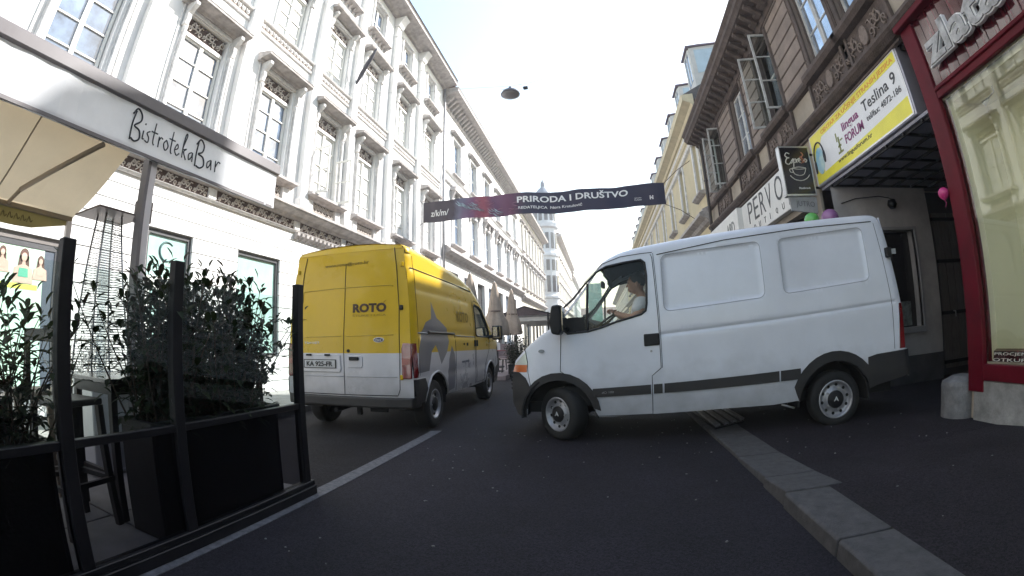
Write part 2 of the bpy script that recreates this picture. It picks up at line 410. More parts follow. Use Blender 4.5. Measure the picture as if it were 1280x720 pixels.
mb = MB(T0); mb.box(-8-yo, Y1-yo, -1.5, -1.45, .0, 13.8); LP(mb, 'room_wall', mat('room_shade', (.10, .10, .11), .9))
# pilasters
for k, p in enumerate(PIL[:-1]):
    mb = MB(T0); a = p-yo; w = .17
    mb.box(a-w, a+w, .0, .15, 4.42, 13.55); mb.box(a-w-.04, a+w+.04, .0, .19, 4.42, 4.7); mb.box(a-w-.03, a+w+.03, .0, .18, 13.0, 13.1)
    mb.prism([(a-w-.06, .0, 13.55), (a-w-.06, .20, 13.55), (a-w-.06, .36, 13.85), (a-w-.06, .5, 13.98), (a-w-.06, 0, 13.98)], (0, 0, 0), (2*w+.12, 0, 0))
    LP(mb, 'pilaster', STUCCO, bevel=.012)
# cornices, ledges
def cornice(mb, a0, a1, z, prj, h, m=0):
    mb.profile([(0, z), (prj*.18, z), (prj*.3, z+h*.25), (prj*.75, z+h*.42), (prj, z+h*.5), (prj, z+h*.8), (prj*1.06, z+h), (0, z+h*1.12)], a0, a1, m)
mb = MB(T0); cornice(mb, -8-yo, Y1-yo+.1, 13.98, .72, .36); LP(mb, 'roof_cornice', TRIM)
mb = MB(T0); mb.prism([(0, .80, 14.36), (0, .74, 14.36), (0, -6, 17.5), (0, -14, 14.3), (0, -14, 14.2), (0, 0, 14.2)], (-8-yo, 0, 0), (Y1-yo, 0, 0)); LP(mb, 'roof', SLATE)
mb = MB(T0); mb.profile([(0, 4.12), (.10, 4.14), (.16, 4.2), (.36, 4.26), (.40, 4.3), (.40, 4.36), (0, 4.43)], -8-yo, Y1-yo); LP(mb, 'floor_ledge', TRIM)
mb = MB(T0); mb.profile([(0, 3.84), (.05, 3.84), (.09, 3.88), (.05, 3.9), (0, 3.9)], -8-yo, Y1-yo); LP(mb, 'string_course', TRIMW)
# frieze under the ledge
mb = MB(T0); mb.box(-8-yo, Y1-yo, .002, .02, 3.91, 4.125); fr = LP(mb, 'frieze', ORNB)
mb = MB(T0)
seg = -8.0
blk = [b for b in [-5.1, -2.4, .3, 2.9, 5.9, 8.75, 10.95, 13.6, 16.3, 19.2]]
prev = -8.0
for b in blk:
    scrolls(mb, prev+.05-yo, b-.12-yo, 3.915, 4.12, .19, .03, .018); prev = b+.12
LP(mb, 'scroll_relief', ORN, fr)
mb = MB(T0)
for b in blk: mb.box(b-.11-yo, b+.11-yo, .02, .07, 3.91, 4.12)
LP(mb, 'frieze_block', TRIMW, fr, bevel=.006, split=True)
mb = MB(T0)
a = 8.7
while a < Y1-.1: mb.prism([(a-yo, .0, 3.84), (a-yo, .14, 3.84), (a-yo, .13, 3.76), (a-yo, .05, 3.68), (a-yo, 0, 3.68)], (0, 0, 0), (.10, 0, 0)); a += .19
LP(mb, 'dentil_row', TRIM)
# egg bands under the second floor windows, between the pilasters
for k in range(len(PIL)-1):
    a0, a1 = PIL[k]+.19-yo, PIL[k+1]-.19-yo
    mb = MB(T0); mb.profile([(0, 8.28), (.05, 8.28), (.07, 8.33), (.03, 8.34), (.03, 8.54), (.10, 8.56), (.12, 8.60), (0, 8.62)], a0, a1); bnd = LP(mb, 'sill_band', TRIMW)
    mb = MB(T0); mb.quad((a0+.02, .034, 8.35), (a1-.02, .034, 8.35), (a1-.02, .034, 8.53), (a0+.02, .034, 8.53)); 
    LP(mb, 'band_ground', mat('band_shade', (.30, .23, .19), .9), bnd)
    mb = MB(T0); n = round((a1-a0-.1)/.15)
    for i in range(n):
        c = a0+.05+(a1-a0-.1)*(i+.5)/n
        mb.tube([(c-.045, .05, 8.50), (c-.045, .05, 8.41), (c, .055, 8.375), (c+.045, .05, 8.41), (c+.045, .05, 8.50)], .014, 5); mb.lathe([(.001, -.04), (.022, -.02), (.026, .01), (.001, .05)], (c, .05, 8.45), 6)
    LP(mb, 'egg_relief', TRIMW, bnd)
# windows -----------------------------------------------------------
def casement(mb, w, z0, z1, cols, rows, o=-.14, fw=.07, bar=.028):
    mb.box(-w, -w+fw, o-.05, o+.02, z0, z1); mb.box(w-fw, w, o-.05, o+.02, z0, z1)
    mb.box(-w+fw, w-fw, o-.05, o+.02, z0, z0+fw); mb.box(-w+fw, w-fw, o-.05, o+.02, z1-fw, z1)
    for i in range(1, cols): x = -w+2*w*i/cols; b = .045 if cols % 2 == 0 and i == cols//2 else bar/2*1.3; mb.box(x-b, x+b, o-.04, o+.03 if b > .03 else o+.01, z0+fw, z1-fw)
    for zz in rows: mb.box(-w+fw, w-fw, o-.035, o+.012, zz-bar/2, zz+bar/2)
def pane(parent, w, z0, z1, m, o=-.16, T=T0):
    mb = MB(T); mb.box(-w+.03, w-.03, o-.006, o, z0+.03, z1-.03); return mb.build('pane', m, parent)
def hood_profile(mb, w, z, prj, h=.2):
    pr = [(0, z), (prj*.25, z), (prj*.35, z+h*.3), (prj*.9, z+h*.45), (prj, z+h*.55), (prj, z+h*.8), (prj*1.04, z+h*.95), (0, z+h*1.5)]
    mb.profile(pr, -w, w)
def bracket(mb, c, z0, z1, prj, w=.055):
    mb.prism([(c-w, 0, z0), (c-w, prj*.35, z0+.02), (c-w, prj*.5, z0+(z1-z0)*.3), (c-w, prj*.45, z0+(z1-z0)*.5), (c-w, prj, z1-.08), (c-w, prj, z1), (c-w, 0, z1)], (0, 0, 0), (2*w, 0, 0))
def window_first(bay, idx):
    w = .56; mb = MB(T0)
    casement(mb, w, 4.98, 6.98, 2, [5.48, 5.98, 6.48], fw=.06); mb.box(-w, w, -.19, -.08, 6.96, 7.04)
    win = mb.build('window', FRAMEW, lb, bevel=0)
    win.location = (0, bay-yo, 0)
    pane(win, w, 4.98, 6.98, PANE if idx < 5 else PANEW)
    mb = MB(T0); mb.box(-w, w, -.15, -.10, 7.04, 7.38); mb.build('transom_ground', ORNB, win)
    mb = MB(T0); scrolls(mb, -w+.02, w-.02, 7.06, 7.37, .24, -.08, .021); mb.build('transom_relief', ORN, win)
    mb = MB(T0)
    for s in (-1, 1):
        x = s*.68; mb.box(x-.05, x+.05, 0, .04, 4.95, 7.5)
        mb.lathe([(.045, 4.98), (.05, 5.05), (.034, 5.1), (.034, 6.85), (.052, 6.9), (.056, 6.98)], (x+s*.005, .07, 0), 8)
        bracket(mb, x+s*.03, 7.0, 7.52, .30); mb.box(x+s*.14-.02, x+s*.14+.02, 0, .03, 4.95, 7.5)
    mb.box(-.62, .62, 0, .05, 7.42, 7.5)
    mb.build('surround', TRIMW, win, bevel=.006)
    mb = MB(T0); hood_profile(mb, .93, 7.50, .38, .16); mb.build('window_hood', TRIM, win)
    mb = MB(T0); mb.profile([(0, 4.80), (.10, 4.80), (.16, 4.86), (.30, 4.88), (.30, 4.94), (0, 4.97)], -.88, .88); mb.build('window_sill', TRIM, win)
    mb = MB(T0)
    for s in (-1, 1): mb.box(s*.66-.12, s*.66+.12, 0, .10, 4.44, 4.80)
    mb.build('apron_block', TRIMW, win, bevel=.006, split=True)
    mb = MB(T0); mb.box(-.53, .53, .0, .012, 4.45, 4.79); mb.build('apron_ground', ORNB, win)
    mb = MB(T0)
    for i in range(7):
        for j in range(2):
            c = -.45+.15*i; z = 4.53+.17*j
            mb.tube([(c+.062*math.cos(t*PI/4), .03, z+.07*math.sin(t*PI/4)) for t in range(8)], .014, 5, closed=True); mb.tube([(c-.04, .03, z-.05), (c+.04, .03, z+.05)], .01, 4); mb.tube([(c+.04, .03, z-.05), (c-.04, .03, z+.05)], .01, 4)
    mb.build('apron_relief', ORN, win)
    return win
w1 = window_first(CEN[4], 4)
for k, c in enumerate(CEN):
    if k != 4:
        q = copy_tree(w1, lb, (0, c-yo, 0))
        if k >= 6:
            for ch in [x for x in bpy.data.objects if x.parent == q and x.name.startswith('pane')]:
                ch.data = ch.data.copy(); ch.data.materials[0] = PANEW
# one bay has its casement leaves standing open
def window_second(bay):
    w = .53; mb = MB(T0); casement(mb, w, 8.65, 10.36, 2, [9.08, 9.5, 9.93], fw=.06); mb.box(-w, w, -.19, -.08, 10.34, 10.41)
    win = mb.build('window', FRAMEW, lb); win.location = (0, bay-yo, 0)
    pane(win, w, 8.65, 10.36, PANEW)
    mb = MB(T0); mb.box(-w, w, -.15, -.10, 10.41, 10.70); mb.build('transom_ground', ORNB, win)
    mb = MB(T0); scrolls(mb, -w+.02, w-.02, 10.43, 10.69, .22, -.08, .019); mb.build('transom_relief', ORN, win)
    mb = MB(T0)
    for s in (-1, 1):
        x = s*.65; mb.box(x-.05, x+.05, 0, .05, 8.62, 10.86); bracket(mb, x+s*.02, 10.42, 10.90, .26); mb.box(x-.07, x+.07, 0, .09, 10.3, 10.4)
    mb.box(-.6, .6, 0, .05, 10.74, 10.84)
    mb.build('surround', TRIMW, win, bevel=.006)
    mb = MB(T0); hood_profile(mb, .90, 10.88, .36, .15); mb.build('window_hood', TRIM, win)
    return win
w2 = window_second(CEN[4])
for k, c in enumerate(CEN):
    if k != 4: copy_tree(w2, lb, (0, c-yo, 0))
def window_third(bay):
    w = .47; mb = MB(T0); casement(mb, w, 12.08, 13.42, 2, [12.75])
    win = mb.build('window', FRAMEW, lb); win.location = (0, bay-yo, 0)
    pane(win, w, 12.08, 13.42, PANE)
    mb = MB(T0); mb.box(-.58, -.50, 0, .06, 12.0, 13.55); mb.box(.50, .58, 0, .06, 12.0, 13.55); mb.box(-.62, .62, 0, .09, 13.5, 13.6); mb.build('surround', TRIMW, win, bevel=.006)
    mb = MB(T0); mb.profile([(0, 11.86), (.10, 11.88), (.26, 11.94), (.26, 12.0), (0, 12.04)], -.74, .74)
    for i in range(6): c = -.6+.24*i; mb.prism([(c-.04, 0, 11.72), (c-.04, .06, 11.74), (c-.04, .16, 11.87), (c-.04, 0, 11.87)], (0, 0, 0), (.08, 0, 0))
    mb.build('window_sill', TRIM, win)
    return win
w3 = window_third(CEN[4])
for k, c in enumerate(CEN):
    if k != 4: copy_tree(w3, lb, (0, c-yo, 0))
# ground floor openings
MINT = mat('mint_glass', (.42, .62, .56), .08, var=.12, scale=1.5, spec=.7)
DARKF = mat('dark_window_frame', (.07, .07, .075), .5)
for k, h in enumerate(GH):
    a0, a1, z0, z1 = h[:4]; c = (a0+a1)/2; w = (a1-a0)/2
    mb = MB(T0)
    for q in ((-w, -w+.07, z0, z1), (w-.07, w, z0, z1), (-w+.07, w-.07, z1-.08, z1), (-w+.07, w-.07, z0, z0+.06)): mb.box(q[0], q[1], -.16, -.06, q[2], q[3])
    win = mb.build('shop_door' if k in (1, 3, 5) else 'shop_window', DARKF, lb); win.location = (0, c, 0)
    if k == 0: continue
    if k == 1:     # the door with a C on its mint fanlight
        mb = MB(T0); mb.box(-w+.07, w-.07, -.12, -.10, 2.28, z1-.08); mb.build('fanlight', MINT, win)
        mb = MB(T0); mb.box(-w+.07, w-.07, -.15, -.08, 2.18, 2.28)
        for s in (-1, 1):
            x0, x1 = (-w+.07, -.02) if s < 0 else (.02, w-.07)
            mb.box(x0, x0+.11, -.14, -.09, z0, 2.18); mb.box(x1-.11, x1, -.14, -.09, z0, 2.18); mb.box(x0+.11, x1-.11, -.14, -.09, 2.06, 2.18); mb.box(x0+.11, x1-.11, -.14, -.09, z0, .9); mb.box(x0+.11, x1-.11, -.14, -.09, 1.35, 1.43)
        mb.build('door_leaf', FRAMEW, win)
        mb = MB(T0); mb.box(-w+.15, -.1, -.125, -.115, .88, 2.1); mb.box(.1, w-.15, -.125, -.115, .88, 2.1); mb.build('pane', MINT, win)
        mb = MB(T0); pts = [(.17*math.cos(t), -.09, 2.74+.17*math.sin(t)) for t in [PI*.25+1.5*PI*i/16 for i in range(17)]]
        mb.tube(pts, [.008+.012*math.sin(PI*i/16) for i in range(17)], 5)
        mb.box(-.32, .32, -.10, -.096, 2.46, 2.475)
        mb.build('letter', mat('logo_green', (.05, .12, .12), .5), win)
        mb = MB(T0)
        for i in range(3): mb.box(.2+.07*i, .25+.07*i, -.10, -.095, 2.49+.03*i, 2.54+.03*i)
        mb.build('logo_square', mat('logo_red', (.45, .06, .03), .5), win)
    else:
        mb = MB(T0); mb.box(-w+.06, w-.06, -.12, -.11, z0+.05, z1-.06); mb.build('pane', MINT if k == 2 else PANE, win)
        if k != 2:
            mb = MB(T0); mb.box(-.03, .03, -.13, -.07, z0+.06, z1-.08); mb.box(-w+.07, w-.07, -.13, -.07, 2.2, 2.26); mb.build('mullion', DARKF, win)
# downpipe in the corner and small wall brackets
mb = MB(T0); mb.tube([(19.45-yo, .12, 13.9), (19.45-yo, .12, .3)], .06, 8); LP(mb, 'downpipe', ZINC)
# open casement leaf with a little balcony rail on the fourth bay
mb = MB(T0); c = CEN[6]-yo
for s in (-1, 1):
    x = c+s*.55; mb.box(x-.02, x+.02, -.12, .02, 5.0, 5.06); 
    mb.box(x-.015, x+.015, .0, .05, 5.0, 6.3); mb.box(x-.015, x+.015, .48, .53, 5.0, 6.3); mb.box(x-.015, x+.015, .05, .48, 6.24, 6.3); mb.box(x-.015, x+.015, .05, .48, 5.0, 5.07); mb.box(x-.01, x+.01, .05, .48, 5.62, 5.66)
LP(mb, 'open_casement', FRAMEW)
# flag pole bracket, second floor
fb = thing('furled_flag', 'dark furled flag on a pole slanting from the white facade between second floor windows', 'flag', (XL, 10.95, 9.1))
mb = MB(T0); mb.tube([(0, 0, 0), (-.25, .55, .62), (-.42, .95, 1.05)], .02, 6); mb.build('pole', GREYM, fb)
mb = MB(T0); mb.tube([(-.06, .1, .05), (-.16, .34, .36), (-.30, .68, .74), (-.42, .95, 1.04)], [.03, .075, .07, .03], 7); mb.build('cloth', mat('flag_cloth', (.07, .07, .09), .9, bump=.5, bscale=15), fb)

# ------------------------------------------------------------------ left: second building
def box_windows(par, T, cents, z0, z1, w, frame, panem, yo, hood=None, name='window', sill=True, o=-.14, rows=(.5,)):
    first = None
    for c in cents:
        if first is None:
            mb = MB(T); casement(mb, w, z0, z1, 2, [z0+(z1-z0)*r for r in rows], o=o, fw=.09)
            win = mb.build(name, frame, par); win.location = (0, c-yo, 0)
            mb = MB(T); mb.box(-w+.04, w-.04, o-.03, o-.02, z0+.04, z1-.04); mb.build('pane', panem, win)
            mb = MB(T); mb.box(-w-.14, -w-.0, 0, .06, z0-.05, z1+.08); mb.box(w+.0, w+.14, 0, .06, z0-.05, z1+.08); mb.box(-w, w, 0, .06, z1, z1+.12); mb.build('surround', TRIMW, win)
            if hood:
                mb = MB(T)
                if hood == 'seg':
                    pts = [(-w-.35, 0, z1+.38)]+[((w+.35)*math.cos(PI-PI*i/8), 0, z1+.45+.38*math.sin(PI*i/8)) for i in range(9)]+[(w+.35, 0, z1+.38)]
                    mb.prism(pts, (0, .0, 0), (0, .30, 0)); bracket(mb, -w-.2, z1-.35, z1+.38, .26, .09); bracket(mb, w+.2, z1-.35, z1+.38, .26, .09); mb.box(-.14, .14, .0, .2, z1+.05, z1+.38)
                elif hood == 'tri':
                    mb.prism([(-w-.35, 0, z1+.3), (w+.35, 0, z1+.3), (w+.35, 0, z1+.38), (0, 0, z1+.75), (-w-.35, 0, z1+.38)], (0, 0, 0), (0, .28, 0)); bracket(mb, -w-.2, z1-.3, z1+.3, .22, .08); bracket(mb, w+.2, z1-.3, z1+.3, .22, .08)
                else:
                    hood_profile(mb, w+.3, z1+.15, .26, .16)
                mb.build('window_hood', TRIM, win)
            if sill:
                mb = MB(T); mb.profile([(0, z0-.16), (.12, z0-.14), (.24, z0-.08), (.24, z0-.02), (0, z0)], -w-.25, w+.25); mb.build('window_sill', TRIM, win)
            first = win
        else: copy_tree(first, par, (0, c-yo, 0))
    return first
def mid_building(name, label, y0, y1, X, side, zc, floors, gz, wallm, cen1, w1_, cen2, w2_, hood, hood2, corm=TRIM, prj=.8, modil=True, shop=True, roofm=SLATE):
    T = (lambda a, o, z: (o, a, z)) if side < 0 else (lambda a, o, z: (-o, a, z))
    b = thing(name, label, 'building', (X, y0, 0))
    yo = y0; (f1a, f1b), (f2a, f2b) = floors
    holes = [(c-w1_-yo, c+w1_-yo, f1a, f1b) for c in cen1]+[(c-w2_-yo, c+w2_-yo, f2a, f2b) for c in cen2]
    sh = []
    if shop:
        a = y0+.7
        while a+1.9 < y1: sh.append((a-yo, a+1.7-yo, .25, gz-1.1, .3)); a += 2.7
    L = y1-y0; mb = MB(T)
    wall(mb, 0, L, 0, zc, holes+sh)
    mb.box(0, .02, -13, -.001, 0, zc); mb.box(L-.02, L, -13, -.001, 0, zc); mb.box(.02, L-.02, -13, -.6, zc-.1, zc-.05); mb.box(.02, L-.02, -13, -12.9, 0, zc)
    mb.build('wall', wallm, b)
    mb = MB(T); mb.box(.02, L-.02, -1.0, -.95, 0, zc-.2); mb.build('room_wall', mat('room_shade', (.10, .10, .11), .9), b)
    mb = MB(T); cornice(mb, -.05, L+.05, zc, prj, .45)
    mb.profile([(0, zc-.55), (.06, zc-.52), (.1, zc-.45), (0, zc-.42)], 0, L); mb.build('roof_cornice', corm, b)
    if modil:
        mb = MB(T); a = .2
        while a < L-.1: mb.prism([(a, 0, zc-.32), (a, .1, zc-.30), (a, prj*.6, zc+.02), (a, prj*.6, zc+.12), (a, 0, zc+.1)], (0, 0, 0), (.16, 0, 0)); a += .42
        mb.build('modillion_row', corm, b)
    mb = MB(T); mb.prism([(0, prj*.98, zc+.46), (0, -5, zc+3.6), (0, -13, zc+.4), (0, -13, zc+.3), (0, 0, zc+.3)], (0, 0, 0), (L, 0, 0)); mb.build('roof', roofm, b)
    mb = MB(T); mb.profile([(0, gz-.55), (.12, gz-.5), (.2, gz-.4), (.42, gz-.3), (.42, gz-.2), (.3, gz-.15), (.3, gz-.08), (.12, gz), (0, gz+.05)], 0, L); mb.build('floor_ledge', TRIM, b)
    mb = MB(T); mb.profile([(0, f2a-.75), (.1, f2a-.72), (.14, f2a-.62), (0, f2a-.58)], 0, L); mb.profile([(0, f2a-.2), (.1, f2a-.18), (.14, f2a-.1), (0, f2a-.06)], 0, L); mb.build('string_course', TRIMW, b)
    box_windows(b, T, cen1, f1a, f1b, w1_, FRAMEW, PANE, yo, hood)
    box_windows(b, T, cen2, f2a, f2b, w2_, FRAMEW, PANE, yo, hood2)
    for i, h in enumerate(sh):
        mb = MB(T); a0, a1, z0, z1 = h[:4]; mb.box(a0, a1, -.22, -.2, z0, z1); mb.build('shop_window', PANE if i % 2 else DARKIN, b)
    return b, T
b2, T2 = mid_building('apartment_building', 'cream house with arched window hoods and deep bracketed cornice, second on the left', 19.6, 41.0, -7.0, -1, 13.55, ((6.0, 8.35), (9.75, 11.85)), 5.7, STUCCO, [21.8, 25.1, 28.4, 31.7, 35.0, 38.3], .72, [21.8, 25.1, 28.4, 31.7, 35.0, 38.3], .68, 'seg', 'flat')
b3, T3 = mid_building('apartment_building', 'yellowish house with close rows of dark narrow windows, third on the left before the tower', 41.05, 59.0, -7.0, -1, 13.6, ((6.1, 8.7), (9.7, 12.3)), 5.4, STUCCO2, [42.3+2.3*k for k in range(8)], .55, [42.3+2.3*k for k in range(8)], .55, 'tri', 'flat', modil=False)
for o in list(bpy.data.objects):
    if o.parent in [x for x in bpy.data.objects if x.parent == b3 and x.name.startswith('window')] and o.name.startswith('pane'):
        o.data.materials[0] = mat('dark_pane', (.07, .07, .08), .08, spec=.6)
# corner house with a round turret, across the side street
GREYB = mat('hazed_grey_blue_render', (.66, .68, .72), .85, var=.1, scale=.8)  # blue grey lightened so the colour itself carries the distance haze
bt, Tt = mid_building('corner_house', 'pale corner house far down the street with a grey tower and small dome', 68.0, 106.0, -5.9, -1, 16.6, ((7.2, 9.6), (11.4, 13.8)), 6.2, STUCCO2, [71+3.1*k for k in range(11)], .6, [71+3.1*k for k in range(11)], .6, 'flat', 'flat', modil=False, shop=False)
mb = MB(); mb.lathe([(1.75, 0), (1.75, 7.0), (1.95, 7.1), (1.95, 7.4), (1.7, 7.5), (1.7, 13.2), (1.95, 13.4), (1.95, 13.8), (1.7, 13.9), (1.7, 17.6), (2.1, 17.8), (2.15, 18.4), (1.7, 18.5), (1.65, 20.6), (2.0, 20.8), (2.0, 21.1)], (-1.55, -1.0, 0), 12, sm=False); mb.build('tower', GREYB, bt)
mb = MB(); mb.lathe([(1.8, 21.1), (1.8, 21.4), (1.65, 22.6), (1.25, 23.5), (.7, 24.2), (.35, 24.5), (.35, 25.2), (.12, 25.6), (.04, 26.0), (.035, 29.0)], (-1.55, -1.0, 0), 14, sm=False); mb.build('dome', mat('copper_slate', (.16, .19, .25), .6), bt)
mb = MB()
for zz, hh in ((8.0, 2.4), (11.2, 1.6), (14.5, 2.4), (18.8, 1.5)):
    for k in range(12):
        a = 2*PI*(k+.5)/12; cx, cy = -1.55+1.70*math.cos(a), -1.0+1.70*math.sin(a); tx, ty = -math.sin(a)*.26, math.cos(a)*.26; ox, oy = math.cos(a), math.sin(a)
        mb.prism([(cx-tx, cy-ty, zz), (cx+tx, cy+ty, zz), (cx+tx, cy+ty, zz+hh), (cx-tx, cy-ty, zz+hh)], (-ox*.08, -oy*.08, 0), (ox*.03, oy*.03, 0))
mb.build('tower_window', mat('dark_pane', (.07, .07, .08), .08), bt, split=True)
mb = MB(); mb.box(-14, -3.4, -.6, -.02, 0, 16.0); mb.build('side_wall', GREYB, bt)
mid_building('apartment_building', 'hazy pale house beyond the corner house, farthest on the left with a chimney', 106.05, 150.0, -5.9, -1, 15.0, ((6.6, 9.2), (10.8, 13.2)), 5.6, STUCCO, [108+3.4*k for k in range(12)], .6, [108+3.4*k for k in range(12)], .6, None, None, modil=False, shop=False)
mb = MB(); mb.box(-6.9, -6.3, 122, 122.6, 15, 18.6); mb.prism([(-7.1, 121.8, 18.6), (-6.1, 121.8, 18.6), (-6.1, 122.8, 18.6), (-7.1, 122.8, 18.6)], (0, 0, 0), (0, 0, .25)); mb.lathe([(.25, 18.85), (.22, 19.6), (.5, 19.7), (.05, 20.2)], (-6.6, 122.3, 0), 8)
o = mb.build('chimney_stack', mat('sooty_brick', (.18, .13, .11), .9)); tag(o, 'tall chimney stack with a cap on the farthest roof at left', 'chimney')
# street end
GREENN = mat('green_net', (.10, .30, .24), .9, var=.2, scale=1)
o = MB(); o.box(-2.6, 1.0, 118, 126, 0, 15)
for k in range(6): o.box(-2.65, 1.05, 117.9, 118, 2.5*k+2.3, 2.5*k+2.45)
o = o.build('scaffolding', GREENN); tag(o, 'far scaffolding wrapped in green netting, seen through the cab of the white van', 'scaffolding')
# ------------------------------------------------------------------ right: brown house over the driveway
XR = 4.0
BROWN = mat('brown_stucco', (.25, .20, .175), .9, var=.16, scale=2.2, bump=.4, bscale=50, stain=.5)
BROWND = mat('dark_brown_trim', (.105, .078, .070), .85, var=.25, scale=6, bump=.5, bscale=40)
BEIGEP = mat('beige_plaster', (.36, .31, .255), .9, var=.14, scale=2.5, bump=.3, bscale=60, stain=.5)
WPAINT = mat('weathered_white_paint', (.52, .51, .50), .5, var=.18, scale=8)
RPANE = mat('sky_pane', (.62, .70, .82), .04, metal=.75, var=.25, scale=1.5)
rb = thing('town_house', 'weathered brown two-storey house above the driveway with dark cornice and open casements', 'building', (XR, 0, 0))
RWIN = [(-3.2, .5), (-.6, .5), (1.9, .5), (4.62, .42), (5.80, .48), (8.18, .48), (10.35, .50), (12.80, .46)]
holes = [(c-w, c+w, 5.2, 7.12) for c, w in RWIN]
GR = [(3.98, 7.1, 0, 4.36, .05)]
GW = [(7.6, 9.2, .6, 3.2, .2), (9.6, 11.0, .15, 3.2, .2), (11.5, 13.6, .6, 3.2, .2), (-1.6, 3.7, .62, 3.34, .02)]
mb = MB(TR(0))
wall(mb, -8, 14.5, 0, 4.45, GR+GW, m=1, mr=1, o=0)
wall(mb, -8, 14.5, 4.45, 5.2, [], m=1)
wall(mb, -8, 14.5, 5.2, 7.5, holes, m=0, mr=0)
mb.box(-8, -7.98, -9, 0, 0, 7.5); mb.box(14.48, 14.5, -9, -.001, 0, 7.5); mb.box(-8, 14.5, -9, -8.95, 0, 7.5); mb.box(-8, 14.5, -9, -.5, 7.4, 7.45)
rb_wall = mb.build('wall', [BROWN, BEIGEP], rb)
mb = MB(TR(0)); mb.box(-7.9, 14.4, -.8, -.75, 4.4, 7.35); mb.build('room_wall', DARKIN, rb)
# rusticated courses between the first floor windows
mb = MB(TR(0))
edges = [-8]+[v for c, w in RWIN for v in (c-w-.16, c+w+.16)]+[14.48]
for i in range(0, len(edges), 2):
    a0, a1 = edges[i], edges[i+1]
    if a1-a0 < .12: continue
    z = 5.24
    while z < 7.2: mb.prism([(a0, 0, z), (a0, .028, z+.004), (a0, .035, z+.012), (a0, .035, z+.243), (a0, .02, z+.258), (a0, 0, z+.262)], (0, 0, 0), (a1-a0, 0, 0)); z += .285
mb.build('rusticated_course', BROWN, rb)
mb = MB(TR(0)); mb.profile([(0, 7.18), (.06, 7.2), (.10, 7.3), (.20, 7.36), (.22, 7.42), (.52, 7.50), (.56, 7.56), (.60, 7.60), (.60, 7.70), (.66, 7.78), (.66, 7.82), (0, 7.9)], -8, 14.6); cn = mb.build('roof_cornice', BROWND, rb)
mb = MB(TR(0)); a = -7.9
while a < 14.4:
    mb.prism([(a, .10, 7.3), (a, .14, 7.24), (a, .30, 7.33), (a, .48, 7.44), (a, .48, 7.50), (a, .1, 7.5)], (0, 0, 0), (.12, 0, 0)); a += .33
mb.build('modillion', BROWND, cn, bevel=.01)
mb = MB(TR(0)); mb.profile([(0, 7.1), (.05, 7.12), (.05, 7.16), (0, 7.18)], -8, 14.5); mb.build('string_course', BROWND, rb)
mb = MB(TR(0)); mb.prism([(0, .60, 7.83), (0, -4.5, 10.2), (0, -9, 8), (0, -9, 7.6), (0, 0, 7.7)], (-8, 0, 0), (14.55, 0, 0)); mb.build('roof', SLATE, rb)
mb = MB(TR(0)); mb.profile([(0, 4.36), (.08, 4.37), (.16, 4.42), (.19, 4.46), (.19, 4.50), (.06, 4.54), (0, 4.55)], -8, 14.5); mb.build('floor_ledge', BROWND, rb)
mb = MB(TR(0)); mb.profile([(0, 4.30), (.05, 4.31), (.05, 4.34), (0, 4.35)], 4.0, 14.5); mb.build('lower_string', BROWND, rb)
mb = MB(TR(0)); mb.profile([(0, 5.06), (.08, 5.08), (.12, 5.13), (.12, 5.19), (0, 5.21)], -8, 14.5)
for c, w in RWIN: mb.profile([(0, 5.04), (.14, 5.06), (.19, 5.13), (.19, 5.20), (0, 5.22)], c-w-.2, c+w+.2)
mb.build('sill_ledge', BROWND, rb)
def leaf_casement(par, x, w, sgn, z0, z1, open_ang, m=WPAINT):
    """one casement leaf hinged at x, swung outward"""
    ca, sa = math.cos(open_ang), math.sin(open_ang)
    def TT(a, o, z): return TR(0)(x+sgn*(a*ca-o*sa) if sgn > 0 else x-(a*ca-o*sa), a*sa+o*ca-.06, z)
    mb = MB(TT); f = .045
    mb.box(0, f, 0, .035, z0, z1); mb.box(w-f, w, 0, .035, z0, z1); mb.box(f, w-f, 0, .035, z0, z0+f); mb.box(f, w-f, 0, .035, z1-f, z1)
    for t in (.36, .68): mb.box(f, w-f, .005, .03, z0+(z1-z0)*t-.012, z0+(z1-z0)*t+.012)
    l = mb.build('casement_leaf', m, par)
    mb = MB(TT); mb.box(f, w-f, .014, .02, z0+f, z1-f); mb.build('pane', CLEAR, l)
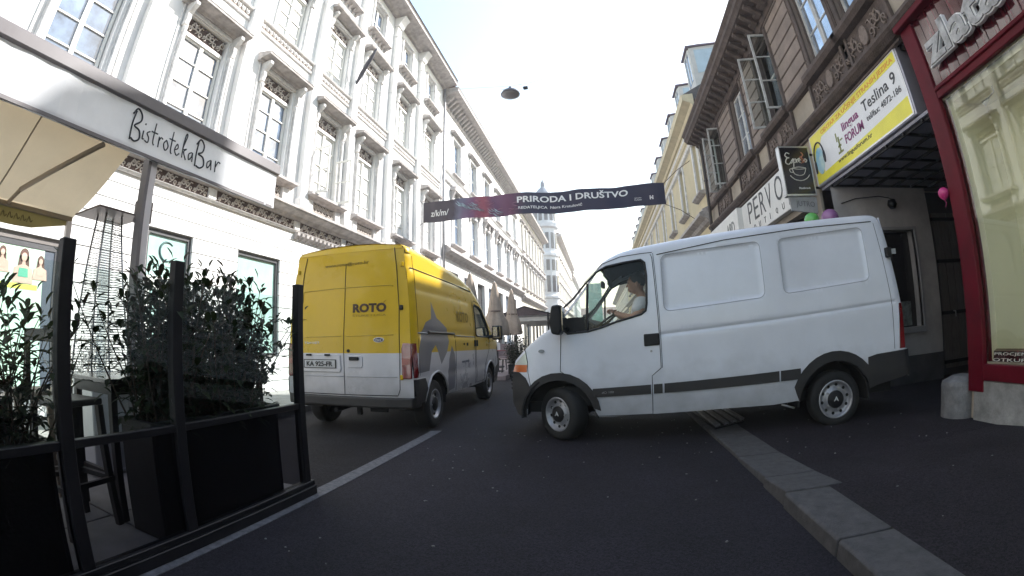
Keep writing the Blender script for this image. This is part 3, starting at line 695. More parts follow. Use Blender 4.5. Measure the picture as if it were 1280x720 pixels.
for k, (c, w) in enumerate(RWIN):
    z0, z1 = 5.22, 7.10
    op = {3: 'R', 5: 'B', 7: 'B'}.get(k)
    T = TR(0)
    mb = MB(lambda a, o, z, c=c: (0-o, c+a, z)); fw = .05
    mb.box(-w, -w+fw, -.16, -.06, z0, z1); mb.box(w-fw, w, -.16, -.06, z0, z1); mb.box(-w+fw, w-fw, -.16, -.06, z0, z0+fw); mb.box(-w+fw, w-fw, -.16, -.06, z1-fw, z1)
    win = mb.build('window', BROWND, rb)
    mb = MB(lambda a, o, z, c=c: (0-o, c+a, z))
    mb.box(-w-.10, -w+.0, 0, .05, 5.22, 7.16); mb.box(w, w+.10, 0, .05, 5.22, 7.16); mb.box(-w, w, 0, .07, 7.13, 7.19); mb.box(-w-.13, -w-.10, 0, .035, 5.22, 7.1)
    mb.build('surround', BROWND, win, bevel=.01)
    if op != 'B':
        mb = MB(lambda a, o, z, c=c: (0-o, c+a, z))
        for s in (-1, 1):
            if op == 'R' and s < 0: continue
            x0, x1 = (-w+fw, -.005) if s < 0 else (.005, w-fw)
            mb.box(x0, x0+.045, -.13, -.08, z0+fw, z1-fw); mb.box(x1-.045, x1, -.13, -.08, z0+fw, z1-fw); mb.box(x0+.045, x1-.045, -.13, -.08, z0+fw, z0+fw+.05); mb.box(x0+.045, x1-.045, -.13, -.08, z1-fw-.05, z1-fw)
            for t in (.36, .68): mb.box(x0+.045, x1-.045, -.12, -.09, z0+(z1-z0)*t-.014, z0+(z1-z0)*t+.014)
        mb.build('sash', WPAINT, win)
        mb = MB(lambda a, o, z, c=c: (0-o, c+a, z)); mb.box((-w+fw) if op != 'R' else .01, w-fw, -.112, -.106, z0+fw, z1-fw); mb.build('pane', RPANE, win)
    if op == 'R': leaf_casement(win, c-w+.04, w-.04, 1, z0+.05, z1-.05, 1.35)
    if op == 'B':
        leaf_casement(win, c-w+.04, w-.04, 1, z0+.05, z1-.05, 1.45); leaf_casement(win, c+w-.04, w-.04, -1, z0+.05, z1-.05, 1.75 if k == 5 else 1.3)
        mb = MB(lambda a, o, z, c=c: (0-o, c+a, z)); mb.box(-w+fw, w-fw, -.30, -.29, z0+fw, z1-fw); mb.build('inner_pane', RPANE, win)
        mb = MB(lambda a, o, z, c=c: (0-o, c+a, z)); mb.box(-.03, .03, -.29, -.25, z0+fw, z1-fw); mb.box(-w+fw, w-fw, -.288, -.26, 6.4, 6.45); mb.build('inner_sash', WPAINT, win)
    # apron panel with relief below the window
    mb = MB(lambda a, o, z, c=c: (0-o, c+a, z)); mb.box(-w-.22, w+.22, 0, .03, 4.56, 5.04); mb.box(-w-.26, -w-.20, 0, .07, 4.55, 5.05); mb.box(w+.20, w+.26, 0, .07, 4.55, 5.05)
    ap = mb.build('apron', BROWND, rb, bevel=.006)
    mb = MB(lambda a, o, z, c=c: (0-o, c+a, z)); scrolls(mb, -w-.16, -.12, 4.62, 4.98, .26, .045, .022); scrolls(mb, .12, w+.16, 4.62, 4.98, .26, .045, .022)
    mb.prism([(.10*math.cos(t), .03, 4.80+.15*math.sin(t)) for t in [PI*k2/5+.3 for k2 in range(10)]], (0, 0, 0), (0, .04, 0))
    mb.build('apron_relief', mat('brown_relief', (.20, .155, .135), .85, var=.2, scale=20), ap)
mb = MB(TR(0)); mb.tube([(14.25, .14, 7.35), (14.25, .16, 7.1), (14.25, .14, 6.9), (14.25, .14, .2)], .055, 8)
for z in (2, 4, 6): mb.tube([(14.25, .14, z), (14.25, .14, z+.05)], .07, 8)
mb.build('downpipe', mat('dark_pipe', (.06, .05, .05), .5), rb)
# the passage ----------------------------------------------------------
PW = mat('passage_plaster', (.44, .41, .41), .85, var=.15, scale=2, stain=.3)
mb = MB()     # far side wall, facing the camera, with a shop window
wallT = lambda a, o, z: (a, 6.7-o, z)
mb.T = wallT; wall(mb, .0, 2.05, 0, 3.3, [(.85, 1.62, .95, 2.56)], d=.2)
mb.box(2.05, 2.07, -.25, 0, 0, 3.3)
mb.build('passage_wall', PW, rb)
mb = MB(wallT); mb.box(.02, 2.06, .001, .02, .0, .48); mb.build('plinth', mat('dark_plinth', (.08, .075, .08), .85, var=.2), rb)
mb = MB(wallT); mb.box(.85, 1.62, -.19, -.18, .95, 2.56); pwn = mb.build('passage_window', mat('black_glass', (.012, .010, .012), .04, spec=.8), rb)
mb = MB(wallT); mb.box(.80, .85, -.06, .03, .90, 2.62); mb.box(1.62, 1.68, -.06, .03, .90, 2.62); mb.box(.85, 1.62, -.06, .03, 2.56, 2.62); mb.box(.80, 1.68, -.06, .05, .85, .95); mb.build('frame', mat('grey_frame', (.28, .27, .28), .6), pwn, bevel=.005)
mb = MB(wallT); mb.box(1.05, 1.50, -.175, -.17, .97, 1.38); mb.build('notice', mat('grey_notice', (.20, .22, .21), .6, var=.4, scale=9), pwn)
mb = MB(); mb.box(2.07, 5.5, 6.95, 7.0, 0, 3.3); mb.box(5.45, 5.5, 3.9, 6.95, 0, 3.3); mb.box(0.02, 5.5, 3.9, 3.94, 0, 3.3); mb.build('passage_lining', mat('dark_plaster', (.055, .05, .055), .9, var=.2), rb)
# gate: dark vertical boards with rails
gt = thing('passage_gate', 'dark board gate standing in the shade at the back of the driveway passage', 'gate', (6.45, 6.85, .04))
for k in range(5):
    mb = MB(); mb.box(-.20+.20*k+.006, .0+.20*k-.006, 0, .035, .12, 2.85); mb.build('board', mat('grey_brown_board', (.13, .115, .11), .75, var=.25, scale=6, stretch=(8, 8, .6)), gt, bevel=.004)
mb = MB()
for z in (.2, 1.05, 1.95, 2.7): mb.box(-.22, .82, -.035, .0, z, z+.06)
mb.build('rail', BLACKM, gt)
mb = MB(); mb.tube([(.05, -.04, 1.1), (.05, -.09, 1.1), (.05, -.09, 1.0)], .012, 6); mb.build('handle', GREYM, gt)
# coffered ceiling of the passage
mb = MB(); mb.box(.01, 5.5, 3.94, 7.0, 3.34, 3.38); mb.build('passage_ceiling', mat('ceiling_panel', (.26, .25, .29), .6, var=.15), rb)
mb = MB()
for k in range(13): x = .05+.42*k; mb.box(x, x+.03, 3.94, 6.7, 3.30, 3.34)
for k in range(7): y = 4.15+.42*k; mb.box(.02, 5.5, y, y+.03, 3.305, 3.338)
mb.build('ceiling_batten', BLACKM, rb)
# ------------------------------------------------------------------ language school light box
ls = thing('shop_sign', 'yellow and white light box over the driveway, showing a globe wearing headphones', 'sign', (4.0, 5.6, 3.86))
SW = mat('sign_white', (.70, .70, .72), .35, var=.04); SY = mat('sign_yellow', (.74, .66, .06), .35, var=.06); SO = mat('sign_orange', (.72, .30, .03), .4)
ALU = mat('aluminium', (.42, .40, .46), .4, metal=.5)
mb = MB(); mb.box(-.02, .26, -1.43, 1.47, -.46, .47); mb.box(.26, .34, -1.3, 1.3, -.3, .3); mb.build('box', ALU, ls, bevel=.008)
TS = lambda a, o, z: (-.022-o, -a, z)     # a runs in reading direction (towards the camera)
mb = MB(TS); mb.box(-1.42, 1.38, 0, .004, -.42, .43); fc = mb.build('face', SW, ls)
mb = MB(TS); mb.prism([(-1.42, .004, -.42), (1.38, .004, -.42), (1.38, .004, -.19), (-1.42, .004, -.30)], (0, 0, 0), (0, .002, 0)); mb.box(-1.42, 1.38, .004, .006, .29, .43, 0); mb.prism([(-1.42, .004, -.30), (-1.1, .004, -.28), (-1.2, .004, .1), (-1.0, .004, .29), (-1.42, .004, .29)], (0, 0, 0), (0, .002, 0)); mb.build('yellow_field', SY, fc)
mb = MB(TS); mb.box(-1.44, 1.40, -.005, .012, .43, .455); mb.box(-1.44, 1.40, -.005, .012, -.445, -.42); mb.box(1.38, 1.41, -.005, .012, -.42, .43); mb.box(-1.445, -1.42, -.005, .012, -.42, .43); mb.build('frame', mat('silver_trim', (.6, .6, .62), .3, metal=.7), ls)
RD = (0, -1, 0)
def stext(s, a, z, h, m, name='lettering', bold=0, w=None, par=None): return text(s, name, m, par or ls, width=w, height=h, ext=.003, bold=bold, origin=(-.022-.0085, -a, z), xdir=RD)
PUR = mat('sign_purple', (.22, .02, .14), .5); BLK = mat('sign_black', (.03, .03, .04), .5)
stext('CENTAR ZA UČENJE STRANIH JEZIKA', -.98, .30, .11, SO, bold=.012, w=2.30)
stext('lingua', -.30, .03, .17, PUR, bold=.02, w=.52); stext('FORUM', -.28, -.14, .14, PUR, bold=.02, w=.56)
stext('Teslina 9', .36, .06, .16, BLK, bold=.008, w=.90); stext('tel/fax: 4872-186', .40, -.09, .085, BLK, bold=.003, w=.90)
stext('www.linguaforum.hr', -.62, -.34, .085, BLK, bold=.006, w=1.05)
mb = MB(TS)   # little column figure beside the name
mb.box(-.56, -.40, .006, .010, -.20, -.17); mb.box(-.53, -.43, .006, .010, -.10, -.07); mb.box(-.50, -.46, .006, .010, -.17, .06); mb.box(-.44, -.36, .006, .010, -.02, .0); mb.box(-.55, -.52, .006, .010, .0, .14)
mb.build('emblem', mat('olive_ink', (.20, .22, .05), .5), ls)
mb = MB(TS); mb.prism([(-1.20+.15*math.cos(t), .006, -.06+.23*math.sin(t)) for t in [2*PI*k/28 for k in range(28)]], (0, 0, 0), (0, .004, 0)); mb.build('globe', mat('globe_blue', (.10, .32, .50), .4, var=.3, scale=5, col2=(.55, .66, .62)), ls)
mb = MB(TS); mb.tube([(-1.20+.18*math.cos(t), .014, .0+.26*math.sin(t)) for t in [PI*k/16 for k in range(17)]], .014, 6); mb.prism([(-1.02+.035*math.cos(t), .01, -.04+.11*math.sin(t)) for t in [2*PI*k/14 for k in range(14)]], (0, 0, 0), (0, .01, 0)); mb.prism([(-1.37+.035*math.cos(t), .01, -.12+.12*math.sin(t)) for t in [2*PI*k/14 for k in range(14)]], (0, 0, 0), (0, .01, 0)); mb.build('headphones', BLK, ls)
# floodlight on the top corner of the box
fl = thing('floodlight', 'small dark floodlight fixed above the end of the language school sign', 'floodlight', (4.12, 4.12, 4.30))
mb = MB(); mb.lathe([(.03, -.06), (.05, -.05), (.055, .05), (.062, .06)], (0, 0, 0), 14, axis='x'); mb.build('housing', BLACKM, fl); mb = MB(); mb.lathe([(.05, .055), (.05, .064)], (0, 0, 0), 14, axis='x'); mb.build('lens', PANE, fl)
mb = MB(); mb.tube([(0, 0, .03), (.03, .04, .08), (.1, .12, .08)], .01, 6); mb.build('bracket', BLACKM, fl)
# ------------------------------------------------------------------ red shop front
RED = mat('red_paint', (.105, .003, .011), .42, var=.16, scale=3, spec=.15)
RED2 = mat('dark_red_gloss', (.085, .009, .017), .12, var=.3, scale=2, spec=.8, stretch=(1, 9, .3), coat=.5)
CREAM = mat('cream_backing', (.80, .74, .57), .6, var=.05, scale=1)
sf = thing('jewellery_shop', 'deep red jewellery shop front with a cream lined display window and silver letters', 'shop front', (3.97, 1.0, 0))
TF = lambda a, o, z: (-o, a-1.0, z)
mb = MB(TF); mb.box(3.70, 3.93, -.16, .04, .32, 4.34); mb.box(-3.0, 3.70, -.10, .035, 3.36, 3.50); mb.box(-3.0, 3.70, -.10, .05, .44, .60); mb.box(-3.0, 3.95, -.1, .12, 4.34, 4.44); mb.box(-3.0, 3.70, .035, .06, 3.44, 3.47)
mb.build('frame', RED, sf, bevel=.008)
mb = MB(TF)
a = -3.0
while a < 3.66: mb.prism([(a, -.02, 3.5), (a+.13, .01, 3.5), (a+.16, -.02, 3.5), (a+.16, -.06, 3.5), (a, -.06, 3.5)], (0, 0, 0), (0, 0, .84)); a += .165
mb.build('fascia', RED2, sf)
mb = MB(TF); mb.box(-3.0, 3.86, -.12, .03, -.02, .44); mb.build('stone_base', mat('pale_stone_base', (.30, .29, .28), .85, var=.25, scale=5, bump=.3, stain=.5), sf, bevel=.012)
mb = MB(TF); mb.box(-3.0, 2.915, -.03, -.022, .60, 3.36); mb.box(2.925, 3.70, -.03, -.022, .60, 3.36); gl = mb.build('glass', glassmat('shop_glass', (.92, .94, .9), .055, .5), sf)
mb = MB(TF); mb.box(-3.0, 3.70, -.75, -.70, .60, 3.40); mb.box(3.62, 3.70, -.70, -.11, .62, 3.36); mb.box(-3.0, 3.62, -.70, -.11, 3.30, 3.36); mb.build('display_backing', CREAM, sf)
mb = MB(TF); mb.box(-3.0, 3.62, -.69, -.04, .60, .66); mb.prism([(-3.0, -.04, .60), (-3.0, -.05, .72), (-3.0, -.10, .74), (-3.0, -.10, .60)], (0, 0, 0), (6.62, 0, 0)); shf = mb.build('display_shelf', RED2, sf)
WHT = mat('lettering_white', (.75, .75, .76), .5)
text('PROCJENA ZLATA I DRAGULJA', 'lettering', WHT, sf, width=1.5, height=.035, origin=(.035, 2.60, .675), xdir=RD, zdir=(.25, 0, .97))
text('OTKUP ZLATA I SREBRA', 'lettering', WHT, sf, width=1.5, height=.03, origin=(.03, 2.62, .625), xdir=RD, zdir=(.25, 0, .97))
SIL = mat('silver_letter', (.36, .36, .37), .3, metal=.4, var=.3, scale=8); 
# raised shop name: white rims behind silver faces
text('zlata', 'letter_rim', WHT, sf, width=1.26, height=.40, ext=.05, bold=.045, origin=(-.08, 2.58, 3.655), xdir=RD)
text('zlata', 'letter_face', SIL, sf, width=1.20, height=.37, ext=.06, bold=.022, origin=(-.095, 2.55, 3.67), xdir=RD)
mb = MB(TF)
for a in (3.3, 2.95, 2.6): mb.box(a, a+.02, -.02, .07, 3.8, 3.82)
mb.build('letter_support', GREYM, sf, split=True)
mb = MB(TF); mb.box(3.932, 3.936, -.13, .0, 1.15, 1.5); mb.build('paper_strip', WHT, sf); mb = MB(TF); mb.box(3.932, 3.936, -.10, .01, 1.7, 2.0); mb.build('paper_strip', WHT, sf); mb = MB(TF); mb.box(3.932, 3.936, -.12, .0, .5, .78); mb.build('paper_strip', WHT, sf)
# ceiling spots inside the display
for k in range(3):
    sp = MB(TF); a = 3.2-.75*k; sp.lathe([(.03, 0), (.035, -.06), (.02, -.08)], (-.0-(-.45) if False else .45, a-1.0, 3.28), 10) if False else None
    mb = MB(TF); mb.tube([(a, -.35, 3.30), (a, -.35, 3.24), (a+.10, -.30, 3.18)], [.008, .008, .008], 6); mb.tube([(a+.08, -.31, 3.19), (a+.14, -.28, 3.15)], [.02, .032], 8)
    sp = mb.build('display_spot', GREYM, sf)
# guard stone
gs = MB(); pts = [(.19*math.cos(t), .20*math.sin(t)) for t in [PI*k/12+PI/2 for k in range(13)]]+[(.2, -.20), (.2, .20)]
gs.prism([(x, y, .0) for x, y in pts], (0, 0, -.1), (0, 0, .34)); gs.prism([(x, y, .34) for x, y in pts], (0, 0, 0), (.0, 0, .001))
i0 = gs.P([(x*.94, y*.94, .38) for x, y in pts]); i1 = gs.P([(x*.6+.07, y*.6, .43) for x, y in pts]); n = len(pts)
i2 = gs.P([(x, y, .341) for x, y in pts])
for k in range(n): gs.face((i2+k, i2+(k+1) % n, i0+(k+1) % n, i0+k)); gs.face((i0+k, i0+(k+1) % n, i1+(k+1) % n, i1+k))
gs.face([i1+k for k in range(n)])
o = gs.build('guard_stone', mat('grey_guard_stone', (.20, .195, .20), .85, var=.25, scale=7, bump=.4, bscale=60), bevel=.01, segs=2); o.location = (3.97, 4.14, .03)
tag(o, 'worn rounded stone guarding the corner of the driveway beside the red shop front', 'guard stone')
# ------------------------------------------------------------------ further signs
ps = thing('shop_sign', 'long white shop sign board with thin black letters, behind the roof of the white van', 'sign', (3.9, 9.3, 3.78))
mb = MB(); mb.box(-.06, .08, -2.0, 1.96, -.46, .40); mb.build('board', mat('white_board', (.66, .65, .64), .5, var=.06), ps, bevel=.01)
for ch, y in (('P', 1.22), ('E', .80), ('R', .36), ('V', -.06), ('O', -.60)):
    text(ch, 'letter', BLK, ps, height=.50, width=.32 if ch != 'O' else .42, bold=-.006, origin=(-.066, y, -.16), xdir=RD)
for i, ch in enumerate('BOUTIQUE'): text(ch, 'letter', BLK, ps, height=.13, origin=(-.066, 1.30-.36*i, -.38), xdir=RD)
p2 = thing('shop_sign', 'second white shop sign box with faded letters, next to the drainpipe of the brown house', 'sign', (3.75, 12.6, 3.75))
mb = MB(); mb.box(-.06, .22, -1.6, 1.5, -.45, .42); mb.build('board', MATS['white_board'], p2, bevel=.01)
text('ABD', 'lettering', mat('faded_ink', (.16, .17, .17), .5), p2, height=.34, width=.75, bold=.02, origin=(-.065, -.55, -.16), xdir=RD)
es = thing('hanging_sign', 'black coffee sign with a line drawn cup, hanging beside the yellow light box', 'sign', (3.59, 7.0, 3.71))
mb = MB(); mb.box(-.28, .28, 0, .12, -.42, .42); mb.build('box', mat('sign_black_gloss', (.012, .01, .014), .2, spec=.6), es, bevel=.01)
mb = MB(); mb.box(-.295, .295, -.008, .125, .405, .43); mb.box(-.295, .295, -.008, .125, -.455, -.425); mb.box(-.295, -.278, -.008, .125, -.42, .42); mb.box(.278, .295, -.008, .125, -.42, .42); mb.build('frame', mat('silver_trim', (.6, .6, .62), .3, metal=.7), es)
mb = MB(); mb.tube([(.28, .06, .3), (.42, .06, .3)], .02, 6); mb.tube([(.28, .06, -.3), (.42, .06, -.3)], .02, 6); mb.build('bracket', BLACKM, es)
def stroke(mb, pts, r=.008, o=-.006, n=5, cl=False):
    # smooth a few control points into a brush line
    P = [Vector((p[0], o, p[1])) for p in pts]; out = []
    for i in range(len(P)-1):
        p0, p1, p2_, p3 = P[max(i-1, 0)], P[i], P[i+1], P[min(i+2, len(P)-1)]
        for k in range(5):
            t = k/5; out.append(.5*((2*p1)+(-p0+p2_)*t+(2*p0-5*p1+4*p2_-p3)*t*t+(-p0+3*p1-3*p2_+p3)*t*t*t))
    out.append(P[-1]); mb.tube([tuple(v) for v in out], r, n)
mb = MB()
E_ = [(-.10, .29), (-.15, .31), (-.19, .26), (-.15, .22), (-.12, .22), (-.17, .20), (-.20, .13), (-.15, .10), (-.10, .14)]
stroke(mb, E_, .010)
stroke(mb, [(-.10, .14), (-.05, .20), (-.07, .14), (-.10, .12)], .008)
stroke(mb, [(-.03, .20), (-.06, .05)], .008); stroke(mb, [(-.04, .17), (.0, .20), (.0, .14), (-.05, .13)], .008)
stroke(mb, [(.02, .19), (.02, .13)], .008); stroke(mb, [(.02, .17), (.05, .20)], .007); stroke(mb, [(.05, .16), (.09, .18), (.07, .21), (.05, .16), (.09, .13)], .008)
stroke(mb, [(.19, .20), (.16, .17), (.19, .14), (.22, .17), (.19, .20)], .009)
stroke(mb, [(-.10, .03), (.03, .05), (.17, .03), (.03, .01), (-.10, .03)], .006); stroke(mb, [(-.10, .03), (-.07, -.07), (.03, -.10), (.12, -.07), (.17, .03)], .006)
stroke(mb, [(-.10, .02), (-.15, .01), (-.14, -.04), (-.08, -.04)], .006)
stroke(mb, [(-.16, -.10), (-.08, -.17), (.05, -.19), (.16, -.15), (.22, -.09)], .007)
mb.build('cup_drawing', mat('sign_cream', (.72, .68, .60), .5), es)
mb = MB(); stroke(mb, [(.13, .13), (.18, .17), (.12, .22), (.16, .27), (.13, .32)], .011); stroke(mb, [(.10, .12), (.14, .16), (.09, .20), (.11, .25)], .008); mb.build('steam_drawing', mat('sign_brown', (.42, .16, .08), .5), es)
text('Hausbrandt', 'lettering', WHT, es, width=.22, height=.035, bold=.01, origin=(-.03, -.006, -.34), xdir=(1, 0, 0))
js = thing('hanging_sign', 'small grey plate reading like a shop name, fixed under the black coffee sign', 'sign', (3.60, 7.02, 3.11))
mb = MB(); mb.prism([(-.24, 0, -.10), (.27, 0, -.16), (.28, 0, .12), (-.26, 0, .15)], (0, 0, 0), (0, .03, 0)); mb.build('plate', mat('grey_plate', (.33, .33, .34), .6, var=.2), js, bevel=.004)
text('JUTRO', 'lettering', mat('faded_ink2', (.12, .12, .13), .5), js, width=.36, height=.12, origin=(-.14, -.004, -.05), xdir=(1, 0, -.08), bold=-.004)
for nm, lab, c, r, col in (('balloon', 'green balloon tied under the small grey plate, peeking over the van roof', (3.50, 6.62, 2.73), .125, (.12, .42, .10)), ('balloon', 'purple balloon beside the green one, peeking over the van roof', (3.86, 6.64, 2.76), .15, (.30, .13, .31)), ('balloon', 'small pink balloon hanging on the red shop front post', (3.90, 3.98, 2.38), .065, (.50, .03, .18))):
    mb = MB(); mb.lathe([(.003, -1.22*r), (.10*r, -1.2*r), (.05*r, -1.12*r), (.25*r, -1.0*r), (.62*r, -.72*r), (.9*r, -.3*r), (r, .12*r), (.92*r, .5*r), (.65*r, .85*r), (.3*r, 1.02*r), (.003, 1.06*r)], (0, 0, 0), 20)
    mb.tube([(0, 0, -1.2*r), (.02, .0, -1.6*r), (.0, .01, -2.2*r)], .003, 4)
    o = mb.build(nm, mat(lab[:6]+'_rubber', col, .25, spec=.6)); o.location = c; tag(o, lab, 'balloon', 'party balloons at the driveway')
wl = thing('wall_lamp', 'dark wall lamp with a loose cable high on the passage wall', 'wall lamp', (5.15, 6.68, 3.02))
mb = MB(); mb.lathe([(.02, 0), (.07, -.02), (.09, -.10), (.05, -.16)], (0, -.1, .05), 14); mb.build('shade', BLACKM, wl); mb = MB(); mb.tube([(0, -.1, .05), (0, -.02, .09), (-.2, -.01, .12), (-.7, -.01, .08), (-1.0, -.01, .0)], .009, 5); mb.build('cable', BLACKM, wl)
# ------------------------------------------------------------------ yellow house and the ones behind it
YEL = mat('ochre_stucco', (.58, .50, .33), .85, var=.08, scale=1.2, stain=.2)
YTR = mat('ochre_trim', (.60, .52, .36), .8, var=.1, scale=3)
yb, TY = mid_building('town_house', 'long ochre house with a moulded cornice and a row of dormers, beyond the brown house', 14.6, 60.0, 4.0, 1, 9.0, ((5.95, 8.1), (8.75, 8.8)), 5.25, YEL, [15.6+3.05*k for k in range(14)], .42, [], .4, None, None, corm=YTR, prj=.42, modil=False, shop=True, roofm=mat('grey_roof', (.12, .11, .11), .8, var=.2, scale=6))
first = None
for k in range(13):
    y = 16.4+3.05*k+(.1 if k else 0)
    if first is None:
        mb = MB(TY); mb.prism([(-.55, -.60, 10.0), (-.55, -.60, 12.45), (-.55, -2.4, 12.75), (-.55, -2.4, 10.6)], (0, 0, 0), (1.1, 0, 0)); d = mb.build('dormer', mat('dormer_side', (.55, .54, .52), .7, var=.1), yb)
        mb = MB(TY); mb.prism([(-.62, -.46, 12.46), (-.62, -2.8, 12.80), (-.62, -2.8, 12.86), (-.62, -.46, 12.53)], (0, 0, 0), (1.24, 0, 0)); mb.build('dormer_roof', mat('purple_tin', (.13, .085, .13), .5), d)
        mb = MB(TY); mb.box(-.40, .40, -.60, -.585, 11.0, 12.35); mb.build('dormer_window', PANE, d)
        mb = MB(TY); mb.prism([(-.553, -.8, 11.2), (-.553, -.8, 12.35), (-.553, -1.9, 12.5), (-.553, -1.9, 11.5)], (-.008, 0, 0), (0, 0, 0)); mb.build('side_pane', mat('pale_pane', (.40, .50, .56), .05, ior=2), d)
        mb = MB(TY); mb.box(-.46, -.40, -.60, -.55, 10.95, 12.42); mb.box(.40, .46, -.60, -.55, 10.95, 12.42); mb.box(-.40, .40, -.60, -.55, 12.35, 12.42); mb.box(-.02, .02, -.585, -.56, 11.0, 12.35); mb.build('dormer_frame', FRAMEW, d)
        d.location = (0, y-14.6, 0); first = d
    else: copy_tree(first, yb, (0, y-14.6, 0))
mid_building('town_house', 'distant low house at the far right end of the street, hidden behind the ochre house', 60.1, 112.0, 4.3, 1, 8.6, ((5.6, 7.6), (8.1, 8.3)), 5.0, STUCCO2, [62+3.4*k for k in range(14)], .5, [], .4, None, None, modil=False)
# unseen blocks added behind the brown house to throw patches of street shade
for nm, lab, y0, y1, h0, h1 in (('shade_block', 'unseen block added behind the brown house to cast shade, nearer of the two', 12.5, 14.4, 16.6, 17.4), ('shade_block', 'unseen narrow block added behind the street front to cast shade, farther of the two', 16.5, 17.8, 14.4, 14.8)):
    b = thing(nm, lab, 'building', (9.6, y0, 0)); mb = MB(); mb.prism([(0, 0, 0), (0, y1-y0, 0), (0, y1-y0, h1), (0, 0, h0)], (0, 0, 0), (3.5, 0, 0)); mb.build('wall', STUCCO2, b)
    mb = MB(); mb.prism([(-.2, -.2, h0), (-.2, y1-y0+.2, h1), (-.2, y1-y0+.2, h1+.15), (-.2, -.2, h0+.15)], (0, 0, 0), (3.9, 0, 0)); mb.build('roof', SLATE, b)
# the row of houses across the far end and behind the camera, closing the street
b = thing('town_house', 'plain pale house closing the far end of the street beyond the green netting', 'building', (-30, 165, 0))
mb = MB(); mb.box(0, 60, 0, 12, 0, 9.0); mb.build('wall', STUCCO2, b); mb = MB(); mb.prism([(0, -.4, 9), (0, 6, 12), (0, 12.4, 9)], (0, 0, 0), (60, 0, 0)); mb.build('roof', SLATE, b)
mb = MB()
for k in range(18):
    for z in (1.2, 5.2): mb.box(2+3.2*k, 3.2+3.2*k, -.03, 0, z, z+2.2)
mb.build('window', PANE, b, split=True)
# ------------------------------------------------------------------ bistro terrace on the left
AWN = mat('grey_awning_cloth', (.74, .75, .78), .8, var=.07, scale=1.5, bump=.1, bscale=300, sub=.38)
BEI = mat('beige_awning_cloth', (.74, .61, .42), .8, var=.05, scale=1.5, bump=.1, bscale=300, sub=.55)
LIP = mat('awning_cassette', (.17, .155, .16), .45, var=.1)
INK = mat('awning_lettering', (.015, .02, .03), .7)
aw = thing('awning', 'grey bistro awning with a dark handwritten name and a beige canopy sloping behind it', 'awning', (-3.6, 2.0, 2.74))
TA = lambda a, o, z: (o, a-2.0, z-2.74)
mb = MB(TA)
n = 40
for i in range(n):       # slightly rippled valance cloth
    for j in range(6):
        ya, yb_ = -3+7.05*i/n, -3+7.05*(i+1)/n; za, zb = 2.735+.43*j/6, 2.735+.43*(j+1)/6
        R = lambda y, z: (y, .012*math.sin(y*7)*(3.25-z)*1.6-.01*math.sin(y*17+z*5)*.5, z-.02*(3.25-z)*(1 if y < 3.4 else -(y-3.4)*1.5)) 
        k0 = mb.P([R(ya, za), R(yb_, za), R(yb_, zb), R(ya, zb)]); mb.face((k0, k0+1, k0+2, k0+3), 0, True)
mb.build('valance', AWN, aw)
mb = MB(TA); mb.profile([(-.20, 3.31), (.02, 3.29), (.035, 3.28), (.035, 3.165), (0, 3.155), (-.20, 3.18)], -3.0, 4.07); mb.build('cassette', LIP, aw, bevel=.006)
mb = MB(TA); mb.profile([(-.02, 2.735), (.012, 2.735), (.012, 2.765), (-.02, 2.765)], -3.0, 4.0); mb.build('bottom_bar', LIP, aw)
# handwriting
mb = MB(lambda a, o, z: (o+.016, a-2.0, z-2.74))
def wr(pts, r=.0085): stroke(mb, [(1.955+(a-2.06)*.753, 2.84+(z-2.87)*.9) for a, z in pts], r*.80, 0, 5)
wr([(2.08, 3.16), (2.055, 3.02), (2.06, 2.86)], .010)
wr([(2.04, 3.12), (2.09, 3.19), (2.16, 3.15), (2.17, 3.08), (2.09, 3.01), (2.17, 2.98), (2.19, 2.90), (2.13, 2.86), (2.07, 2.88)], .011)
wr([(2.235, 3.0), (2.235, 2.92), (2.26, 2.92)]); wr([(2.245, 3.08), (2.247, 3.065)])
wr([(2.33, 3.02), (2.29, 2.99), (2.325, 2.95), (2.32, 2.90), (2.27, 2.91)])
wr([(2.40, 3.13), (2.395, 2.94), (2.42, 2.90)]); wr([(2.35, 3.03), (2.45, 3.03)])
wr([(2.48, 3.01), (2.485, 2.90)]); wr([(2.485, 2.97), (2.51, 3.01), (2.54, 3.0)])
wr([(2.60, 3.01), (2.565, 2.96), (2.60, 2.90), (2.64, 2.95), (2.60, 3.01)])
wr([(2.69, 3.13), (2.685, 2.93), (2.71, 2.89)]); wr([(2.64, 3.04), (2.74, 3.04)])
wr([(2.75, 2.95), (2.80, 2.98), (2.78, 3.02), (2.75, 2.95), (2.79, 2.90), (2.83, 2.93)])
wr([(2.88, 2.90), (2.88, 3.05), (2.90, 3.17), (2.92, 3.15), (2.88, 3.0), (2.94, 3.01), (2.90, 2.97), (2.95, 2.89)])
wr([(3.04, 3.0), (2.99, 2.97), (3.0, 2.91), (3.04, 2.95), (3.05, 3.0), (3.06, 2.90)])
wr([(3.13, 3.16), (3.115, 3.0), (3.12, 2.87)], .010)
wr([(3.10, 3.12), (3.16, 3.19), (3.23, 3.14), (3.22, 3.06), (3.15, 3.02), (3.24, 3.0), (3.27, 2.92), (3.21, 2.87), (3.14, 2.88)], .011)
wr([(3.39, 3.01), (3.33, 2.97), (3.34, 2.91), (3.38, 2.95), (3.395, 3.01), (3.41, 2.90)])
wr([(3.48, 3.03), (3.49, 2.90)]); wr([(3.49, 2.96), (3.53, 3.03), (3.57, 3.02)])
mb.build('handwritten_name', INK, aw)
